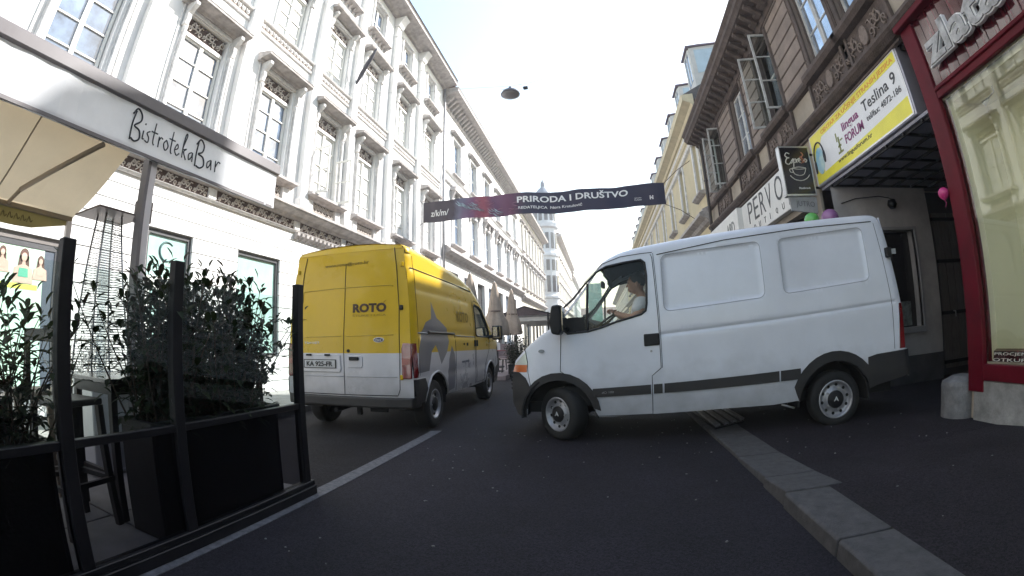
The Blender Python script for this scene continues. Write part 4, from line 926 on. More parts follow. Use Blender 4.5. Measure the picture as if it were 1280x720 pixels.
# canopy sloping towards the house
mb = MB(TA); n = 14
def cz(t, a): return 2.80-.46*t-.05*math.sin(PI*t)+.012*math.sin(a*9.0)*math.sin(PI*t)
for i in range(30):
    for j in range(n):
        a0, a1 = -3+5.06*i/30, -3+5.06*(i+1)/30; t0, t1 = j/n, (j+1)/n
        k0 = mb.P([(a0, -.05-1.1*t0, cz(t0, a0)), (a1, -.05-1.1*t0, cz(t0, a1)), (a1, -.05-1.1*t1, cz(t1, a1)), (a0, -.05-1.1*t1, cz(t1, a0))]); mb.face((k0, k0+1, k0+2, k0+3), 0, True)
mb.build('canopy', BEI, aw)
SEAM = mat('seam_cloth', (.30, .24, .15), .8)
for a in (.2, 1.15): mb = MB(TA); mb.tube([(a, -.05-1.1*t, cz(t, a)-.008) for t in [k/8 for k in range(9)]], .007, 4); mb.build('seam', SEAM, aw)
mb = MB(TA); mb.box(-3.0, 2.06, -1.19, -1.13, 2.30, 2.36); mb.build('front_bar', mat('beige_bar', (.34, .28, .20), .5), aw, bevel=.008)
mb = MB(TA); mb.prism([(-3.0, -1.16, 2.30), (2.06, -1.16, 2.30), (2.06, -1.16, 2.27), (1.62, -1.16, 2.16), (1.45, -1.16, 2.15), (-3, -1.16, 2.15)], (0, -.002, 0), (0, .002, 0)); mb.build('flap', mat('yellowed_cloth', (.52, .46, .24), .8, sub=.4), aw)
mb = MB(lambda a, o, z: (-1.152, a-2.0, z-2.74))
for i in range(9): stroke(mb, [(1.0+.07*i, 2.20), (1.02+.07*i, 2.26), (1.04+.07*i, 2.21), (1.06+.07*i, 2.23)], .004, 0, 4)
mb.build('flap_lettering', SEAM, aw)
mb = MB(TA); mb.tube([(1.74, -.03, 2.72), (1.35, -.85, 2.40)], .026, 6); mb.tube([(1.35, -.85, 2.40), (1.33, -1.14, 2.33)], .02, 6); mb.build('folding_arm', mat('arm_beige', (.46, .37, .27), .5), aw)
mb = MB(TA); mb.box(2.27, 2.345, -.11, -.03, .05, 2.76); mb.build('post', mat('pale_post', (.72, .68, .68), .45, var=.08), aw, bevel=.004)
mb = MB(TA); mb.box(2.235, 2.269, -.12, -.02, .05, 2.76); mb.build('post_shaded_side', LIP, aw)  # dark strip painted on as the shaded side of the post
mb = MB(TA); mb.box(2.0, 2.06, -1.19, -1.13, .05, 2.30); mb.build('post', MATS['pale_post'], aw, bevel=.004)
mb = MB(TA); mb.box(3.86, 3.94, -.36, -.28, .05, 2.78) if False else mb.box(-2.9, -2.82, -.11, -.03, .05, 2.76); mb.build('post', MATS['pale_post'], aw)
# ---- heater
ht = thing('patio_heater', 'pyramid gas patio heater with wire cage and dark square top, behind the fence', 'heater', (-4.0, 2.12, .05))
mb = MB(); mb.prism([(-.25, -.25, 2.20), (.25, -.25, 2.20), (.25, .25, 2.20), (-.25, .25, 2.20)], (0, 0, 0), (0, 0, .015)); k0 = mb.P([(-.25, -.25, 2.215), (.25, -.25, 2.215), (.25, .25, 2.215), (-.25, .25, 2.215), (0, 0, 2.29)])
for k in range(4): mb.face((k0+k, k0+(k+1) % 4, k0+4))
mb.build('reflector', mat('dark_reflector', (.10, .07, .065), .4, metal=.4), ht)
mb = MB()
for sx, sy in ((1, 1), (1, -1), (-1, 1), (-1, -1)): mb.tube([(sx*.21, sy*.21, .80), (sx*.085, sy*.085, 2.20)], .009, 5)
mb.build('frame', GREYM, ht)
mb = MB()
for k in range(60):
    t = k/60; z = .84+1.32*t; w = .205-.12*t
    mb.tube([(-w, -w, z), (w, -w, z), (w, w, z), (-w, w, z)], .0032, 4, closed=True)
mb.build('guard_wire', mat('bright_wire', (.40, .40, .42), .35, metal=.8), ht)
mb = MB(); mb.tube([(0, 0, .8), (0, 0, 2.18)], .045, 12); mb.build('flame_tube', glassmat('tube_glass', (.85, .88, .88), .12, .6), ht)
mb = MB(); mb.prism([(-.25, -.25, 0), (.25, -.25, 0), (.25, .25, 0), (-.25, .25, 0)], (0, 0, .02), (0, 0, .05)); k0 = mb.P([(-.24, -.24, .05), (.24, -.24, .05), (.24, .24, .05), (-.24, .24, .05), (-.2, -.2, .8), (.2, -.2, .8), (.2, .2, .8), (-.2, .2, .8)])
for k in range(4): mb.face((k0+k, k0+(k+1) % 4, k0+4+(k+1) % 4, k0+4+k))
mb.face((k0+4, k0+5, k0+6, k0+7)); mb.build('base', mat('brushed_case', (.42, .42, .43), .4, metal=.4), ht, bevel=.01)
# ---- wall mounted box beside the heater
mb = MB(); mb.box(-.06, .06, -.07, .07, -.10, .10); mb.box(-.065, .065, -.04, .04, .10, .115); o = mb.build('wall_speaker', mat('grey_speaker', (.22, .19, .19), .5, var=.1), bevel=.02, segs=2); o.location = (-3.82, 2.38, 2.32); tag(o, 'small grey loudspeaker mounted just beside the awning post', 'speaker')
# ---- windbreak
wb = thing('windbreak', 'black metal and glass windbreak fence around the bistro terrace', 'fence', (-2.17, 1.85, 0))
TW = lambda a, o, z: (o, a-1.85, z)
PY = [2.775, 1.625, .935, -.25, -1.45, -2.65]
for p in PY: mb = MB(TW); mb.box(p-.035, p+.035, -.03, .03, .0, 1.61); mb.build('post', BLACKM, wb, bevel=.004)
mb = MB(TW); mb.box(-2.65, 2.85, -.05, .05, .004, .075); mb.box(-2.65, 2.85, -.035, .035, .075, .115); mb.build('bottom_rail', BLACKM, wb, bevel=.004)
for k in range(len(PY)-1):
    a1, a0 = PY[k]-.036, PY[k+1]+.036
    mb = MB(TW); mb.box(a0, a1, -.022, .022, .685, .725); mb.build('middle_rail', BLACKM, wb, bevel=.003)
    mb = MB(TW); mb.box(a0, a1, -.004, .004, .725, 1.50); mb.build('glass_pane', CLEAR, wb)
    mb = MB(TW); mb.box(a0, a1, -.004, .004, .115, .685); mb.build('lower_pane', glassmat('smoked_glass', (.62, .62, .66), .015, .25), wb)
# ---- plants
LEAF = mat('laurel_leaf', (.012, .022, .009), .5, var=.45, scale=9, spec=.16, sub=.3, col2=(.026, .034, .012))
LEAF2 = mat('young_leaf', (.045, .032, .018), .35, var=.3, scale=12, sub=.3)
STEM = mat('woody_stem', (.08, .055, .04), .85)
POT = mat('black_planter', (.011, .0105, .013), .55, var=.35, scale=3, spec=.3, stain=0, bump=.1, bscale=60)
def bush(par, x0, x1, y0, y1, zb, zt, nst, nlf, seed, ll=.105):
    r = random.Random(seed); st = MB(); lf = MB()
    for i in range(nst):
        bx, by = r.uniform(x0+.05, x1-.05), r.uniform(y0+.05, y1-.05)
        tx, ty = bx+r.gauss(0, .15), by+r.gauss(0, .17); tz = zb+(zt-zb)*(r.uniform(.55, 1.0))
        P0 = Vector((bx, by, zb-.05)); P1 = Vector((tx, ty, tz)); mid = (P0+P1)/2+Vector((r.gauss(0, .05), r.gauss(0, .05), 0))
        pts = [P0*(1-t)**2+mid*2*t*(1-t)+P1*t*t for t in [k/5 for k in range(6)]]
        st.tube([tuple(p) for p in pts], [.007, .006, .005, .004, .003, .002], 4)
        for k in range(nlf):
            t = .06+.94*(k+r.random())/nlf; j = min(4, int(t*5)); p = pts[j].lerp(pts[j+1], t*5-j)
            an = k*2.4+r.random()*.8; el = r.uniform(-.5, .9) if t < .9 else r.uniform(.5, 1.3)
            d = Vector((math.cos(an)*math.cos(el), math.sin(an)*math.cos(el), math.sin(el))); p = p + d*r.uniform(.0, .09)
            L = ll*r.uniform(.6, 1.15); W = L*.20; sd_ = d.cross(Vector((0, 0, 1))); sd_ = sd_.normalized() if sd_.length > .1 else Vector((1, 0, 0)); up = sd_.cross(d)
            tip = p+d*L-Vector((0, 0, L*.18)); m1 = p+d*L*.35+up*.006; m2 = p+d*L*.7
            k0 = lf.P([tuple(p), tuple(m1+sd_*W), tuple(m2+sd_*W*.8), tuple(tip), tuple(m2-sd_*W*.8), tuple(m1-sd_*W), tuple(m1-up*.006), tuple(m2-up*.005)])
            mm = 1 if (t > .9 and r.random() < .3) else 0
            for f in ((0, 1, 6), (1, 2, 7, 6), (2, 3, 7), (3, 4, 7), (4, 5, 6, 7), (5, 0, 6)): lf.face([k0+q for q in f], mm, True)
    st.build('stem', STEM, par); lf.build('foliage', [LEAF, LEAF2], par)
def planter(name, lab, x0, x1, y0, y1, h, bz, nst, nlf, seed, ll=.105, grp=None):
    t = thing(name, lab, 'planter', ((x0+x1)/2, (y0+y1)/2, .045), 0, grp); cx, cy = (x0+x1)/2, (y0+y1)/2
    a, b = (x1-x0)/2, (y1-y0)/2; mb = MB(); mb.box(-a, a, -b, -b+.02, 0, h); mb.box(-a, a, b-.02, b, 0, h); mb.box(-a, -a+.02, -b+.02, b-.02, 0, h); mb.box(a-.02, a, -b+.02, b-.02, 0, h); mb.box(-a-.012, a+.012, -b-.012, -b+.03, h-.035, h+.006) ; mb.box(-a-.012, a+.012, b-.03, b+.012, h-.035, h+.006); mb.box(a-.03, a+.012, -b+.03, b-.03, h-.035, h+.006); mb.box(-a-.012, -a+.03, -b+.03, b-.03, h-.035, h+.006)
    mb.build('box', POT, t, bevel=.004)
    mb = MB(); mb.box(-a+.02, a-.02, -b+.02, b-.02, .05, h-.06); mb.build('soil', mat('potting_soil', (.03, .022, .016), 1, var=.3, scale=30, bump=1), t)
    bush(t, -a, a, -b, b, h-.04, bz, nst, nlf, seed, ll)
    return t
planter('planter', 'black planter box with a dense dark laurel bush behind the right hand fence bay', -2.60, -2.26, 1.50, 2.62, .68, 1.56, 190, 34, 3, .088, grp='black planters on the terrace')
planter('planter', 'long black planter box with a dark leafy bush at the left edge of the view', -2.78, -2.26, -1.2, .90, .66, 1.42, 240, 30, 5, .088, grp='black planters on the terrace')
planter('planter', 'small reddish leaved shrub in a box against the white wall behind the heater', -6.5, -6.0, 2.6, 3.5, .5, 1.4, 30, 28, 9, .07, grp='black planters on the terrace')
# ---- bar table and stools
def leg4(par, w, d, h, spl, m, t=.035, name='leg'):
    for sx in (-1, 1):
        for sy in (-1, 1):
            mb = MB(); x, y = sx*w, sy*d; mb.prism([(x*(1+spl)-t/2, y*(1+spl)-t/2, 0), (x*(1+spl)+t/2, y*(1+spl)-t/2, 0), (x*(1+spl)+t/2, y*(1+spl)+t/2, 0), (x*(1+spl)-t/2, y*(1+spl)+t/2, 0)], (0, 0, 0), (-x*spl, -y*spl, h)); mb.build(name, m, par)
WOODD = mat('black_wood', (.022, .018, .018), .45, var=.2); WOODL = mat('pale_worn_wood', (.30, .24, .18), .6, var=.2, scale=6)
tb = thing('bar_table', 'black high bar table behind the open glass bay of the fence', 'table', (-3.02, 1.84, .05))
mb = MB(); mb.box(-.32, .32, -.36, .36, .86, .89); mb.build('table_top', mat('dark_gloss_top', (.05, .045, .045), .15, spec=.7), tb, bevel=.005)
mb = MB(); mb.box(-.28, .28, -.32, -.30, .79, .86); mb.box(-.28, .28, .30, .32, .79, .86); mb.box(-.28, -.26, -.30, .30, .79, .86); mb.box(.26, .28, -.30, .30, .79, .86); mb.build('apron', WOODD, tb)
leg4(tb, .26, .30, .80, .06, WOODD, .045)
mb = MB(); mb.box(-.26, .26, -.31, -.28, .25, .29); mb.box(-.26, .26, .28, .31, .25, .29); mb.build('stretcher', WOODD, tb, split=True)
st1 = thing('bar_stool', 'tall black bar stool with a straight back rail, beside the bar table', 'stool', (-2.88, 1.26, .05), .15, 'bar stools on the terrace')
mb = MB(); mb.box(-.17, .17, -.17, .17, .74, .78); mb.build('seat', WOODD, st1, bevel=.012, segs=2); leg4(st1, .15, .15, .74, .22, WOODD, .04)
mb = MB(); mb.box(-.19, .19, -.19, -.155, 1.10, 1.17); mb.box(-.19, -.155, -.19, -.155, .76, 1.10); mb.box(.155, .19, -.19, -.155, .76, 1.10); mb.build('backrest', WOODD, st1, bevel=.005)
mb = MB()
for q in ((-.19, .19, -.20, -.17), (-.19, .19, .17, .20), (-.20, -.17, -.17, .17), (.17, .20, -.17, .17)): mb.box(*q, .28, .31)
mb.build('foot_rail', WOODD, st1)
st2 = thing('bar_stool', 'pale worn wooden bar stool with no back, standing behind the first black stool', 'stool', (-3.35, 1.22, .05), -.1, 'bar stools on the terrace')
mb = MB(); mb.box(-.18, .18, -.18, .18, .74, .79); mb.build('seat', WOODL, st2, bevel=.012, segs=2); leg4(st2, .155, .155, .74, .2, WOODL, .045)
mb = MB()
for q in ((-.19, .19, -.20, -.17), (-.19, .19, .17, .20), (-.20, -.17, -.17, .17), (.17, .20, -.17, .17)): mb.box(*q, .28, .315)
mb.build('foot_rail', WOODL, st2)
st3 = thing('bar_stool', 'black backless bar stool standing on the far side of the bar table', 'stool', (-3.75, 2.35, .05), .5, 'bar stools on the terrace')
mb = MB(); mb.box(-.17, .17, -.17, .17, .72, .76); mb.build('seat', WOODD, st3, bevel=.012, segs=2); leg4(st3, .15, .15, .72, .2, WOODD, .04)
# ---- printed poster in the shop window
po = thing('poster', 'mint green advertising poster with three long haired women, in the window behind the left planter', 'poster', (-6.99, 2.2, 1.9))
TPp = lambda a, o, z: (o, a-2.2, z-1.9)
mb = MB(TPp); mb.box(1.05, 2.68, -.10, -.08, .5, 2.42); mb.build('sheet', mat('poster_mint', (.45, .66, .56), .5, var=.1, scale=.8, col2=(.55, .70, .52)), po)
mb = MB(TPp); mb.box(2.68, 2.86, -.12, -.085, .5, 2.42); mb.build('window_reflection', mat('dark_reflection', (.10, .12, .15), .3), po)  # dark strip painting the window's reflection beside the sheet
SKIN = mat('printed_skin', (.62, .42, .34), .6); HAIR = mat('printed_hair', (.12, .06, .045), .6); GRT = mat('printed_green', (.10, .42, .28), .6)
def ell(c, z, a, b, n=16): return [(c+a*math.cos(2*PI*k/n), 0, z+b*math.sin(2*PI*k/n)) for k in range(n)]
for c, top in ((2.02, 2.30), (2.36, 2.30), (2.63, 2.25)):
    s = 1 if c == 2.36 else .72
    for nm, m, shp, dd in (('printed_hair', HAIR, [ell(c, top-.05*s, .075*s, .10*s), [(c-.075*s, 0, top-.05), (c+.075*s, 0, top-.05), (c+.10*s, 0, top-.28*s), (c+.05*s, 0, top-.30*s), (c-.06*s, 0, top-.30*s), (c-.10*s, 0, top-.27*s)]], .0), ('printed_skin', SKIN, [ell(c, top-.07*s, .045*s, .06*s), [(c-.02*s, 0, top-.12*s), (c+.02*s, 0, top-.12*s), (c+.03*s, 0, top-.17*s), (c+.14*s, 0, top-.22*s), (c+.16*s, 0, top-.42*s), (c-.16*s, 0, top-.42*s), (c-.14*s, 0, top-.22*s), (c-.03*s, 0, top-.17*s)]], .003), ('printed_top', GRT if s == 1 else SKIN, [[(c-.07*s, 0, top-.22*s), (c+.07*s, 0, top-.22*s), (c+.08*s, 0, top-.34*s), (c-.08*s, 0, top-.34*s)]], .006)):
        mb = MB(lambda a, o, z: (o, a-2.2, z-1.9))
        for q in shp: mb.prism(q, (0, -.078+dd, 0), (0, -.076+dd, 0))
        mb.build(nm, m, po)
mb = MB(TPp); mb.box(1.95, 2.6, -.079, -.077, 1.80, 1.87); mb.build('printed_band', mat('printed_yellow', (.66, .68, .12), .6), po)

# ------------------------------------------------------------------ street banner
bn = thing('banner', 'dark blue cloth banner with white lettering stretched across the street', 'banner', (-1.93, 16.0, 6.2))
def bw(x, z):   # billow of the cloth
    return .10*math.sin(x*.9)+.05*math.sin(x*2.3+z)+.02*math.sin(x*7+z*3)
def bs(x): return -.05*math.cos(x/4.62*PI/2)-.02*math.sin(x*3)
BAN = bpy.data.materials.new('printed_banner'); BAN.use_nodes = True
nt = BAN.node_tree; N = nt.nodes; L = nt.links; b_ = N['Principled BSDF']; b_.inputs['Roughness'].default_value = .7
tc = N.new('ShaderNodeTexCoord'); sp = N.new('ShaderNodeSeparateXYZ'); L.new(tc.outputs['Object'], sp.inputs[0])
cr = N.new('ShaderNodeValToRGB'); mr = N.new('ShaderNodeMapRange'); mr.inputs[1].default_value = -4.6; mr.inputs[2].default_value = 4.6; L.new(sp.outputs[0], mr.inputs[0])
nz = N.new('ShaderNodeTexNoise'); nz.inputs['Scale'].default_value = 1.6; nz.inputs['Detail'].default_value = 5; L.new(tc.outputs['Object'], nz.inputs['Vector'])
ad = N.new('ShaderNodeMath'); ad.operation = 'MULTIPLY_ADD'; ad.inputs[1].default_value = .08; ad.inputs[2].default_value = -.04; L.new(nz.outputs[0], ad.inputs[0])
a2_ = N.new('ShaderNodeMath'); L.new(mr.outputs[0], a2_.inputs[0]); L.new(ad.outputs[0], a2_.inputs[1]); L.new(a2_.outputs[0], cr.inputs[0])
e = cr.color_ramp.elements; e[0].position = 0; e[0].color = (.030, .022, .032, 1); e[1].position = 1; e[1].color = (.020, .018, .045, 1)
for p_, c_ in ((.13, (.035, .025, .04, 1)), (.17, (.10, .10, .16, 1)), (.22, (.13, .05, .12, 1)), (.27, (.20, .03, .06, 1)), (.32, (.09, .03, .09, 1)), (.38, (.10, .025, .07, 1)), (.44, (.022, .02, .05, 1))): q_ = e.new(p_); q_.color = c_
L.new(cr.outputs[0], b_.inputs['Base Color'])
mb = MB(); nx, nz_ = 80, 8
for side in (0, 1):
    k0 = len(mb.v)
    for j in range(nz_+1):
        for i in range(nx+1):
            x = -4.62+9.25*i/nx; z = -.41+.83*j/nz_ + bs(x) + (-.02*(x/4.6)); mb.v.append((x, bw(x, z)+.004*side, z))
    for j in range(nz_):
        for i in range(nx): q = k0+j*(nx+1)+i; mb.face((q, q+1, q+nx+2, q+nx+1), 0, True)
mb.build('cloth', BAN, bn)
def drape(o):
    for v in o.data.vertices: x, z = v.co.x, v.co.z; v.co.z = z+bs(x)-.02*(x/4.6); v.co.y = bw(x, v.co.z)-.012+v.co.y
    return o
BWH = mat('banner_white', (.78, .78, .78), .7)
drape(text('PRIRODA I DRUŠTVO', 'lettering', BWH, bn, width=4.1, height=.30, bold=.022, origin=(-.82, 0, .03), xdir=(1, 0, 0)))
drape(text('REDATELJICA  Nora Krstulović', 'lettering', BWH, bn, width=2.35, height=.14, bold=.01, origin=(-.78, 0, -.25), xdir=(1, 0, 0)))
drape(text('z/k/m/', 'lettering', BWH, bn, width=.80, height=.25, bold=.008, shear=.15, origin=(-4.30, 0, -.18), xdir=(1, 0, 0)))
drape(text('ZAGREBAČKO KAZALIŠTE', 'lettering', BWH, bn, width=.26, height=.05, origin=(3.5, 0, -.12), xdir=(1, 0, 0), ext=.002)); drape(text('MLADIH', 'lettering', BWH, bn, width=.26, height=.05, origin=(3.5, 0, -.20), xdir=(1, 0, 0), ext=.002))
mb = MB()
for i in range(3):
    for j in range(3):
        if (i+j) % 2 == 0 or j == 1: mb.box(4.06+.045*i, 4.10+.045*i, -.004, 0, -.19+.05*j, -.15+.05*j)
drape(mb.build('emblem', BWH, bn))
mb = MB(); rg = random.Random(4)      # feathery brush marks
for i in range(26):
    a = rg.uniform(0, 1); x = -3.25+1.7*a; z0 = .32-.55*a+rg.uniform(-.12, .12)
    mb.tube([(x, -.003, z0), (x+.10, -.003, z0-.10), (x+.26+.1*rg.random(), -.003, z0-.13-.1*rg.random())], [.004, .016, .003], 4)
drape(mb.build('feather_print', mat('feather_blue', (.36, .48, .55), .7, var=.3), bn))
mb = MB(); rg = random.Random(8)
for i in range(16): x = rg.uniform(-2.9, -.9); z0 = rg.uniform(-.35, .3); mb.tube([(x, -.003, z0), (x+.2, -.003, z0+rg.uniform(-.1, .1))], [.003, .010], 4)
drape(mb.build('splash_print', mat('splash_pink', (.48, .22, .30), .7, var=.3), bn))
mb = MB()
mb.tube([(4.62, .05, .38), (5.2, .1, .9), (5.93, .74, 1.53)], .012, 5); mb.tube([(4.62, .05, -.40), (5.2, .2, -.6), (5.93, .74, -.9)], .012, 5); mb.tube([(-4.62, .05, .38), (-5.07, .3, .9)], .012, 5); mb.tube([(-4.62, .05, -.40), (-5.07, .3, -.55)], .012, 5)
mb.build('rope', mat('grey_rope', (.12, .11, .10), .9), bn)
# ------------------------------------------------------------------ hanging lamp over the street
lp = thing('street_lamp', 'dark dome street lamp hanging on a wire over the middle of the street', 'street lamp', (-1.81, 10.1, 7.36))
mb = MB(); mb.lathe([(.24, -.05), (.245, -.02), (.20, .05), (.12, .10), (.05, .125), (.045, .14), (.04, .19), (.02, .20)], (0, 0, 0), 28); mb.build('shade', mat('lamp_grey', (.075, .07, .085), .4, var=.1), lp)
mb = MB(); mb.lathe([(.232, -.05), (.20, -.075), (.10, -.09), (.01, -.095)], (0, 0, 0), 24); mb.build('lens', mat('lamp_lens', (.20, .20, .22), .15, spec=.7), lp)
mb = MB(); mb.tube([(-5.19, .1, 1.1), (-2.5, 0, .48), (0, 0, .22), (.5, 0, .25), (3, .0, .75), (5.8, .1, 1.35)], .004, 4); mb.tube([(-.25, 0, .16), (-.06, 0, .13)], .006, 4); mb.build('cable', mat('pale_cable', (.30, .30, .30), .6), lp)
cb = thing('camera_box', 'small dark box hanging from the lamp wire beside the dome lamp', 'box', (-1.42, 10.1, 7.47))  # camera box hung beside the lamp
mb = MB(); mb.box(-.05, .07, -.04, .04, -.035, .035); mb.build('box', BLACKM, cb, bevel=.008); mb = MB(); mb.tube([(-.05, 0, 0), (-.09, 0, .04), (-.12, 0, .14), (-.16, 0, .2)], .005, 4); mb.build('cable', MATS['pale_cable'], cb)
# ------------------------------------------------------------------ far cafe terrace
mb = MB(); mb.box(-5.0, -2.85, 13.0, 24, -.1, .11); mb.box(-2.85, -2.78, 13.0, 24, -.1, .125); struct(mb.build('terrace_step', mat('pinkish_paving', (.26, .21, .21), .85, var=.15)))
TAUPE = mat('taupe_canvas', (.46, .37, .30), .85, var=.12, scale=4, bump=.2, bscale=60)
def parasol(lab, x, y, h, r, seed):
    t = thing('closed_parasol', lab, 'parasol', (x, y, .11), 0, 'closed parasols on the far terrace'); rr = random.Random(seed)
    mb = MB(); prof = [(.02, h), (.05, h-.03), (.10, h-.25), (.17, h-.7), (.24, h-1.2), (.30*r, h-1.6), (.34*r, h-1.95), (.30*r, h-2.02)]; n = 26; bsx = []
    ph = [rr.uniform(.82, 1.15) for _ in range(n)]
    for q, z in prof:
        bsx.append(mb.P([(q*ph[k]*(1.12 if k % 2 else .84)*math.cos(2*PI*k/n), q*ph[k]*(1.12 if k % 2 else .84)*math.sin(2*PI*k/n), z-(.08*ph[k] if z < h-1.9 else 0)) for k in range(n)]))
    for i in range(len(bsx)-1):
        for k in range(n): mb.face((bsx[i]+k, bsx[i]+(k+1) % n, bsx[i+1]+(k+1) % n, bsx[i+1]+k), 0, True)
    mb.build('canopy', TAUPE, t)
    mb = MB(); mb.tube([(0, 0, .05), (0, 0, h+.04)], .025, 8); mb.build('pole', GREYM, t)
    mb = MB(); mb.box(-.25, .25, -.25, .25, 0, .07); mb.build('base', KERB, t, bevel=.01)
    mb = MB(); mb.lathe([(.235, -.03), (.25, 0), (.235, .03)], (0, 0, h-1.15), 18); mb.build('tie_strap', mat('taupe_strap', (.18, .13, .11), .85), t)
parasol('closed taupe parasol nearest to the yellow van, tallest of the row', -4.15, 14.3, 3.3, 1.25, 1)
parasol('closed taupe parasol in the middle of the row, behind the pink backed chair', -4.0, 17.2, 3.35, 1.3, 2)
parasol('closed taupe parasol farthest from the yellow van, in front of the dark shelter', -4.0, 20.6, 3.4, 1.25, 3)
def cafe_chair(lab, x, y, rz):
    t = thing('cafe_chair', lab, 'chair', (x, y, .11), rz, 'wicker chairs on the far terrace'); W = mat('woven_mauve', (.36, .27, .27), .6, var=.15, scale=30, bump=.5, bscale=120)
    mb = MB(); mb.lathe([(.02, .43), (.22, .43), (.24, .45), (.22, .47), (.02, .475)], (0, 0, 0), 18); mb.build('seat', W, t)
    mb = MB(); n = 14
    for i in range(n):
        a0, a1 = PI*1.0+PI*i/n, PI+PI*(i+1)/n; h0, h1 = .92-.10*abs(2*i/n-1)**3, .92-.10*abs(2*(i+1)/n-1)**3
        k0 = mb.P([(.23*math.cos(a0), .23*math.sin(a0), .47), (.23*math.cos(a1), .23*math.sin(a1), .47), (.27*math.cos(a1), .27*math.sin(a1), h1), (.27*math.cos(a0), .27*math.sin(a0), h0)]); mb.face((k0, k0+1, k0+2, k0+3), 0, True)
    mb.build('backrest', W, t)
    mb = MB(); mb.tube([(.27*math.cos(PI+PI*i/12), .27*math.sin(PI+PI*i/12), .92-.10*abs(2*i/12-1)**3) for i in range(13)], .014, 6); mb.build('rim', W, t)
    for a in (.8, 2.3, 3.9, 5.4): mb = MB(); mb.tube([(.18*math.cos(a), .18*math.sin(a), .44), (.23*math.cos(a), .23*math.sin(a), 0)], .012, 6); mb.build('leg', BLACKM, t)
cafe_chair('mauve wicker chair with its round back to the street, at the terrace step', -3.05, 14.6, 1.7)
cafe_chair('wicker chair turned sideways beside the nearest closed parasol', -3.75, 14.9, .3)
cafe_chair('wicker chair at the far side of the small red table', -3.5, 15.9, 3.3)
tt = thing('cafe_table', 'small round red cafe table with a white menu card, between the wicker chairs', 'table', (-3.5, 15.2, .11)); mb = MB(); mb.lathe([(.02, .70), (.33, .70), (.34, .72), (.02, .725)], (0, 0, 0), 20); mb.build('table_top', mat('table_red', (.30, .05, .04), .4), tt)
mb = MB(); mb.tube([(0, 0, 0), (0, 0, .7)], .03, 8); mb.lathe([(.22, 0), (.22, .02), (.03, .04)], (0, 0, 0), 16); mb.build('stand', BLACKM, tt); mb = MB(); mb.prism([(-.1, .05, .73), (.1, .0, .73), (.1, .0, .98), (-.1, .05, .98)], (0, 0, 0), (.0, .01, 0)); mb.build('menu_card', WHT, tt)
hd = thing('hedge_planter', 'low dark green hedge in a box, showing above the bonnet of the white van', 'hedge', (-2.62, 14.2, .02)); mb = MB(); mb.box(-.2, .2, -.55, .55, 0, .4); mb.build('box', POT, hd); bush(hd, -.25, .25, -.6, .6, .36, 1.25, 60, 30, 12, .09)
sh = thing('terrace_shelter', 'dark open shelter with sloping brown roof and pale scalloped blinds, beyond the parasols', 'shelter', (-4.0, 24.0, .1))
BRN = mat('brown_canvas', (.07, .045, .045), .8, var=.2); PALEB = mat('pale_blind', (.55, .53, .50), .7)
for y in (0, 5, 10, 15):
    for x in (-1.4, 1.3): mb = MB(); mb.box(x-.05, x+.05, y-.05, y+.05, 0, 2.5); mb.build('post', BLACKM, sh)
for k in range(3):
    mb = MB(); y = 5*k; mb.prism([(-1.7, y, 2.35), (1.6, y, 2.35), (0, y+.2, 2.85)], (0, 0, 0), (0, 4.9, 0)); mb.build('roof', BRN, sh)
    mb = MB(); mb.box(-1.5, 1.4, y+.02, y+.05, 2.05, 2.34); mb.box(1.38, 1.41, y+.05, y+4.9, 2.0, 2.34)
    mb.build('blind', PALEB, sh, split=True)
    mb = MB(); mb.tube([(-1.7, y-.02, 2.35), (0, y+.18, 2.87), (1.6, y-.02, 2.35)], .03, 5); mb.tube([(-1.5, y-.02, 2.3), (1.4, y-.02, 2.3)], .02, 5); mb.build('frame', BLACKM, sh)
# ------------------------------------------------------------------ vans
def cr_line(P, k=4):
    out = []
    for i in range(len(P)-1):
        p0, p1, p2, p3 = [Vector(P[j]) for j in (max(i-1, 0), i, i+1, min(i+2, len(P)-1))]
        for q in range(k):
            t = q/k; v = .5*((2*p1)+(-p0+p2)*t+(2*p0-5*p1+4*p2-p3)*t*t+(-p0+3*p1-3*p2+p3)*t**3); out.append((v.x, v.y))
    out.append(tuple(P[-1])); return out
def interp(P, x):
    if x <= P[0][0]: return P[0][1]
    for a, b in zip(P, P[1:]):
        if x <= b[0]: return a[1]+(b[1]-a[1])*(x-a[0])/max(1e-9, b[0]-a[0])
    return P[-1][1]
def inpoly(x, z, P):
    c = False; n = len(P); j = n-1
    for i in range(n):
        xi, zi = P[i]; xj, zj = P[j]
        if (zi > z) != (zj > z) and x < (xj-xi)*(z-zi)/(zj-zi)+xi: c = not c
        j = i
    return c
def rrect(x0, x1, z0, z1, r, sl=0, n=4, sl2=None):
    """rounded rectangle whose top/bottom edges rise with slope sl (towards +x)"""
    sl2 = sl if sl2 is None else sl2; pts = []
    for cx, cz, a0 in ((x1-r, z1-r, 0), (x0+r, z1-r, PI/2), (x0+r, z0+r, PI), (x1-r, z0+r, 1.5*PI)):
        for k in range(n+1):
            a = a0+PI/2*k/n; x = cx+r*math.cos(a); z = cz+r*math.sin(a); pts.append((x, z+(x-x0)*(sl if cz > (z0+z1)/2 else sl2)))
    return pts
def seg_dist(x, z, P, closed=True):
    best = 9; n = len(P)
    for i in range(n if closed else n-1):
        a = P[i]; b = P[(i+1) % n]; dx, dz = b[0]-a[0], b[1]-a[1]; t = max(0, min(1, ((x-a[0])*dx+(z-a[1])*dz)/max(1e-12, dx*dx+dz*dz)))
        best = min(best, math.hypot(x-a[0]-t*dx, z-a[1]-t*dz))
    return best
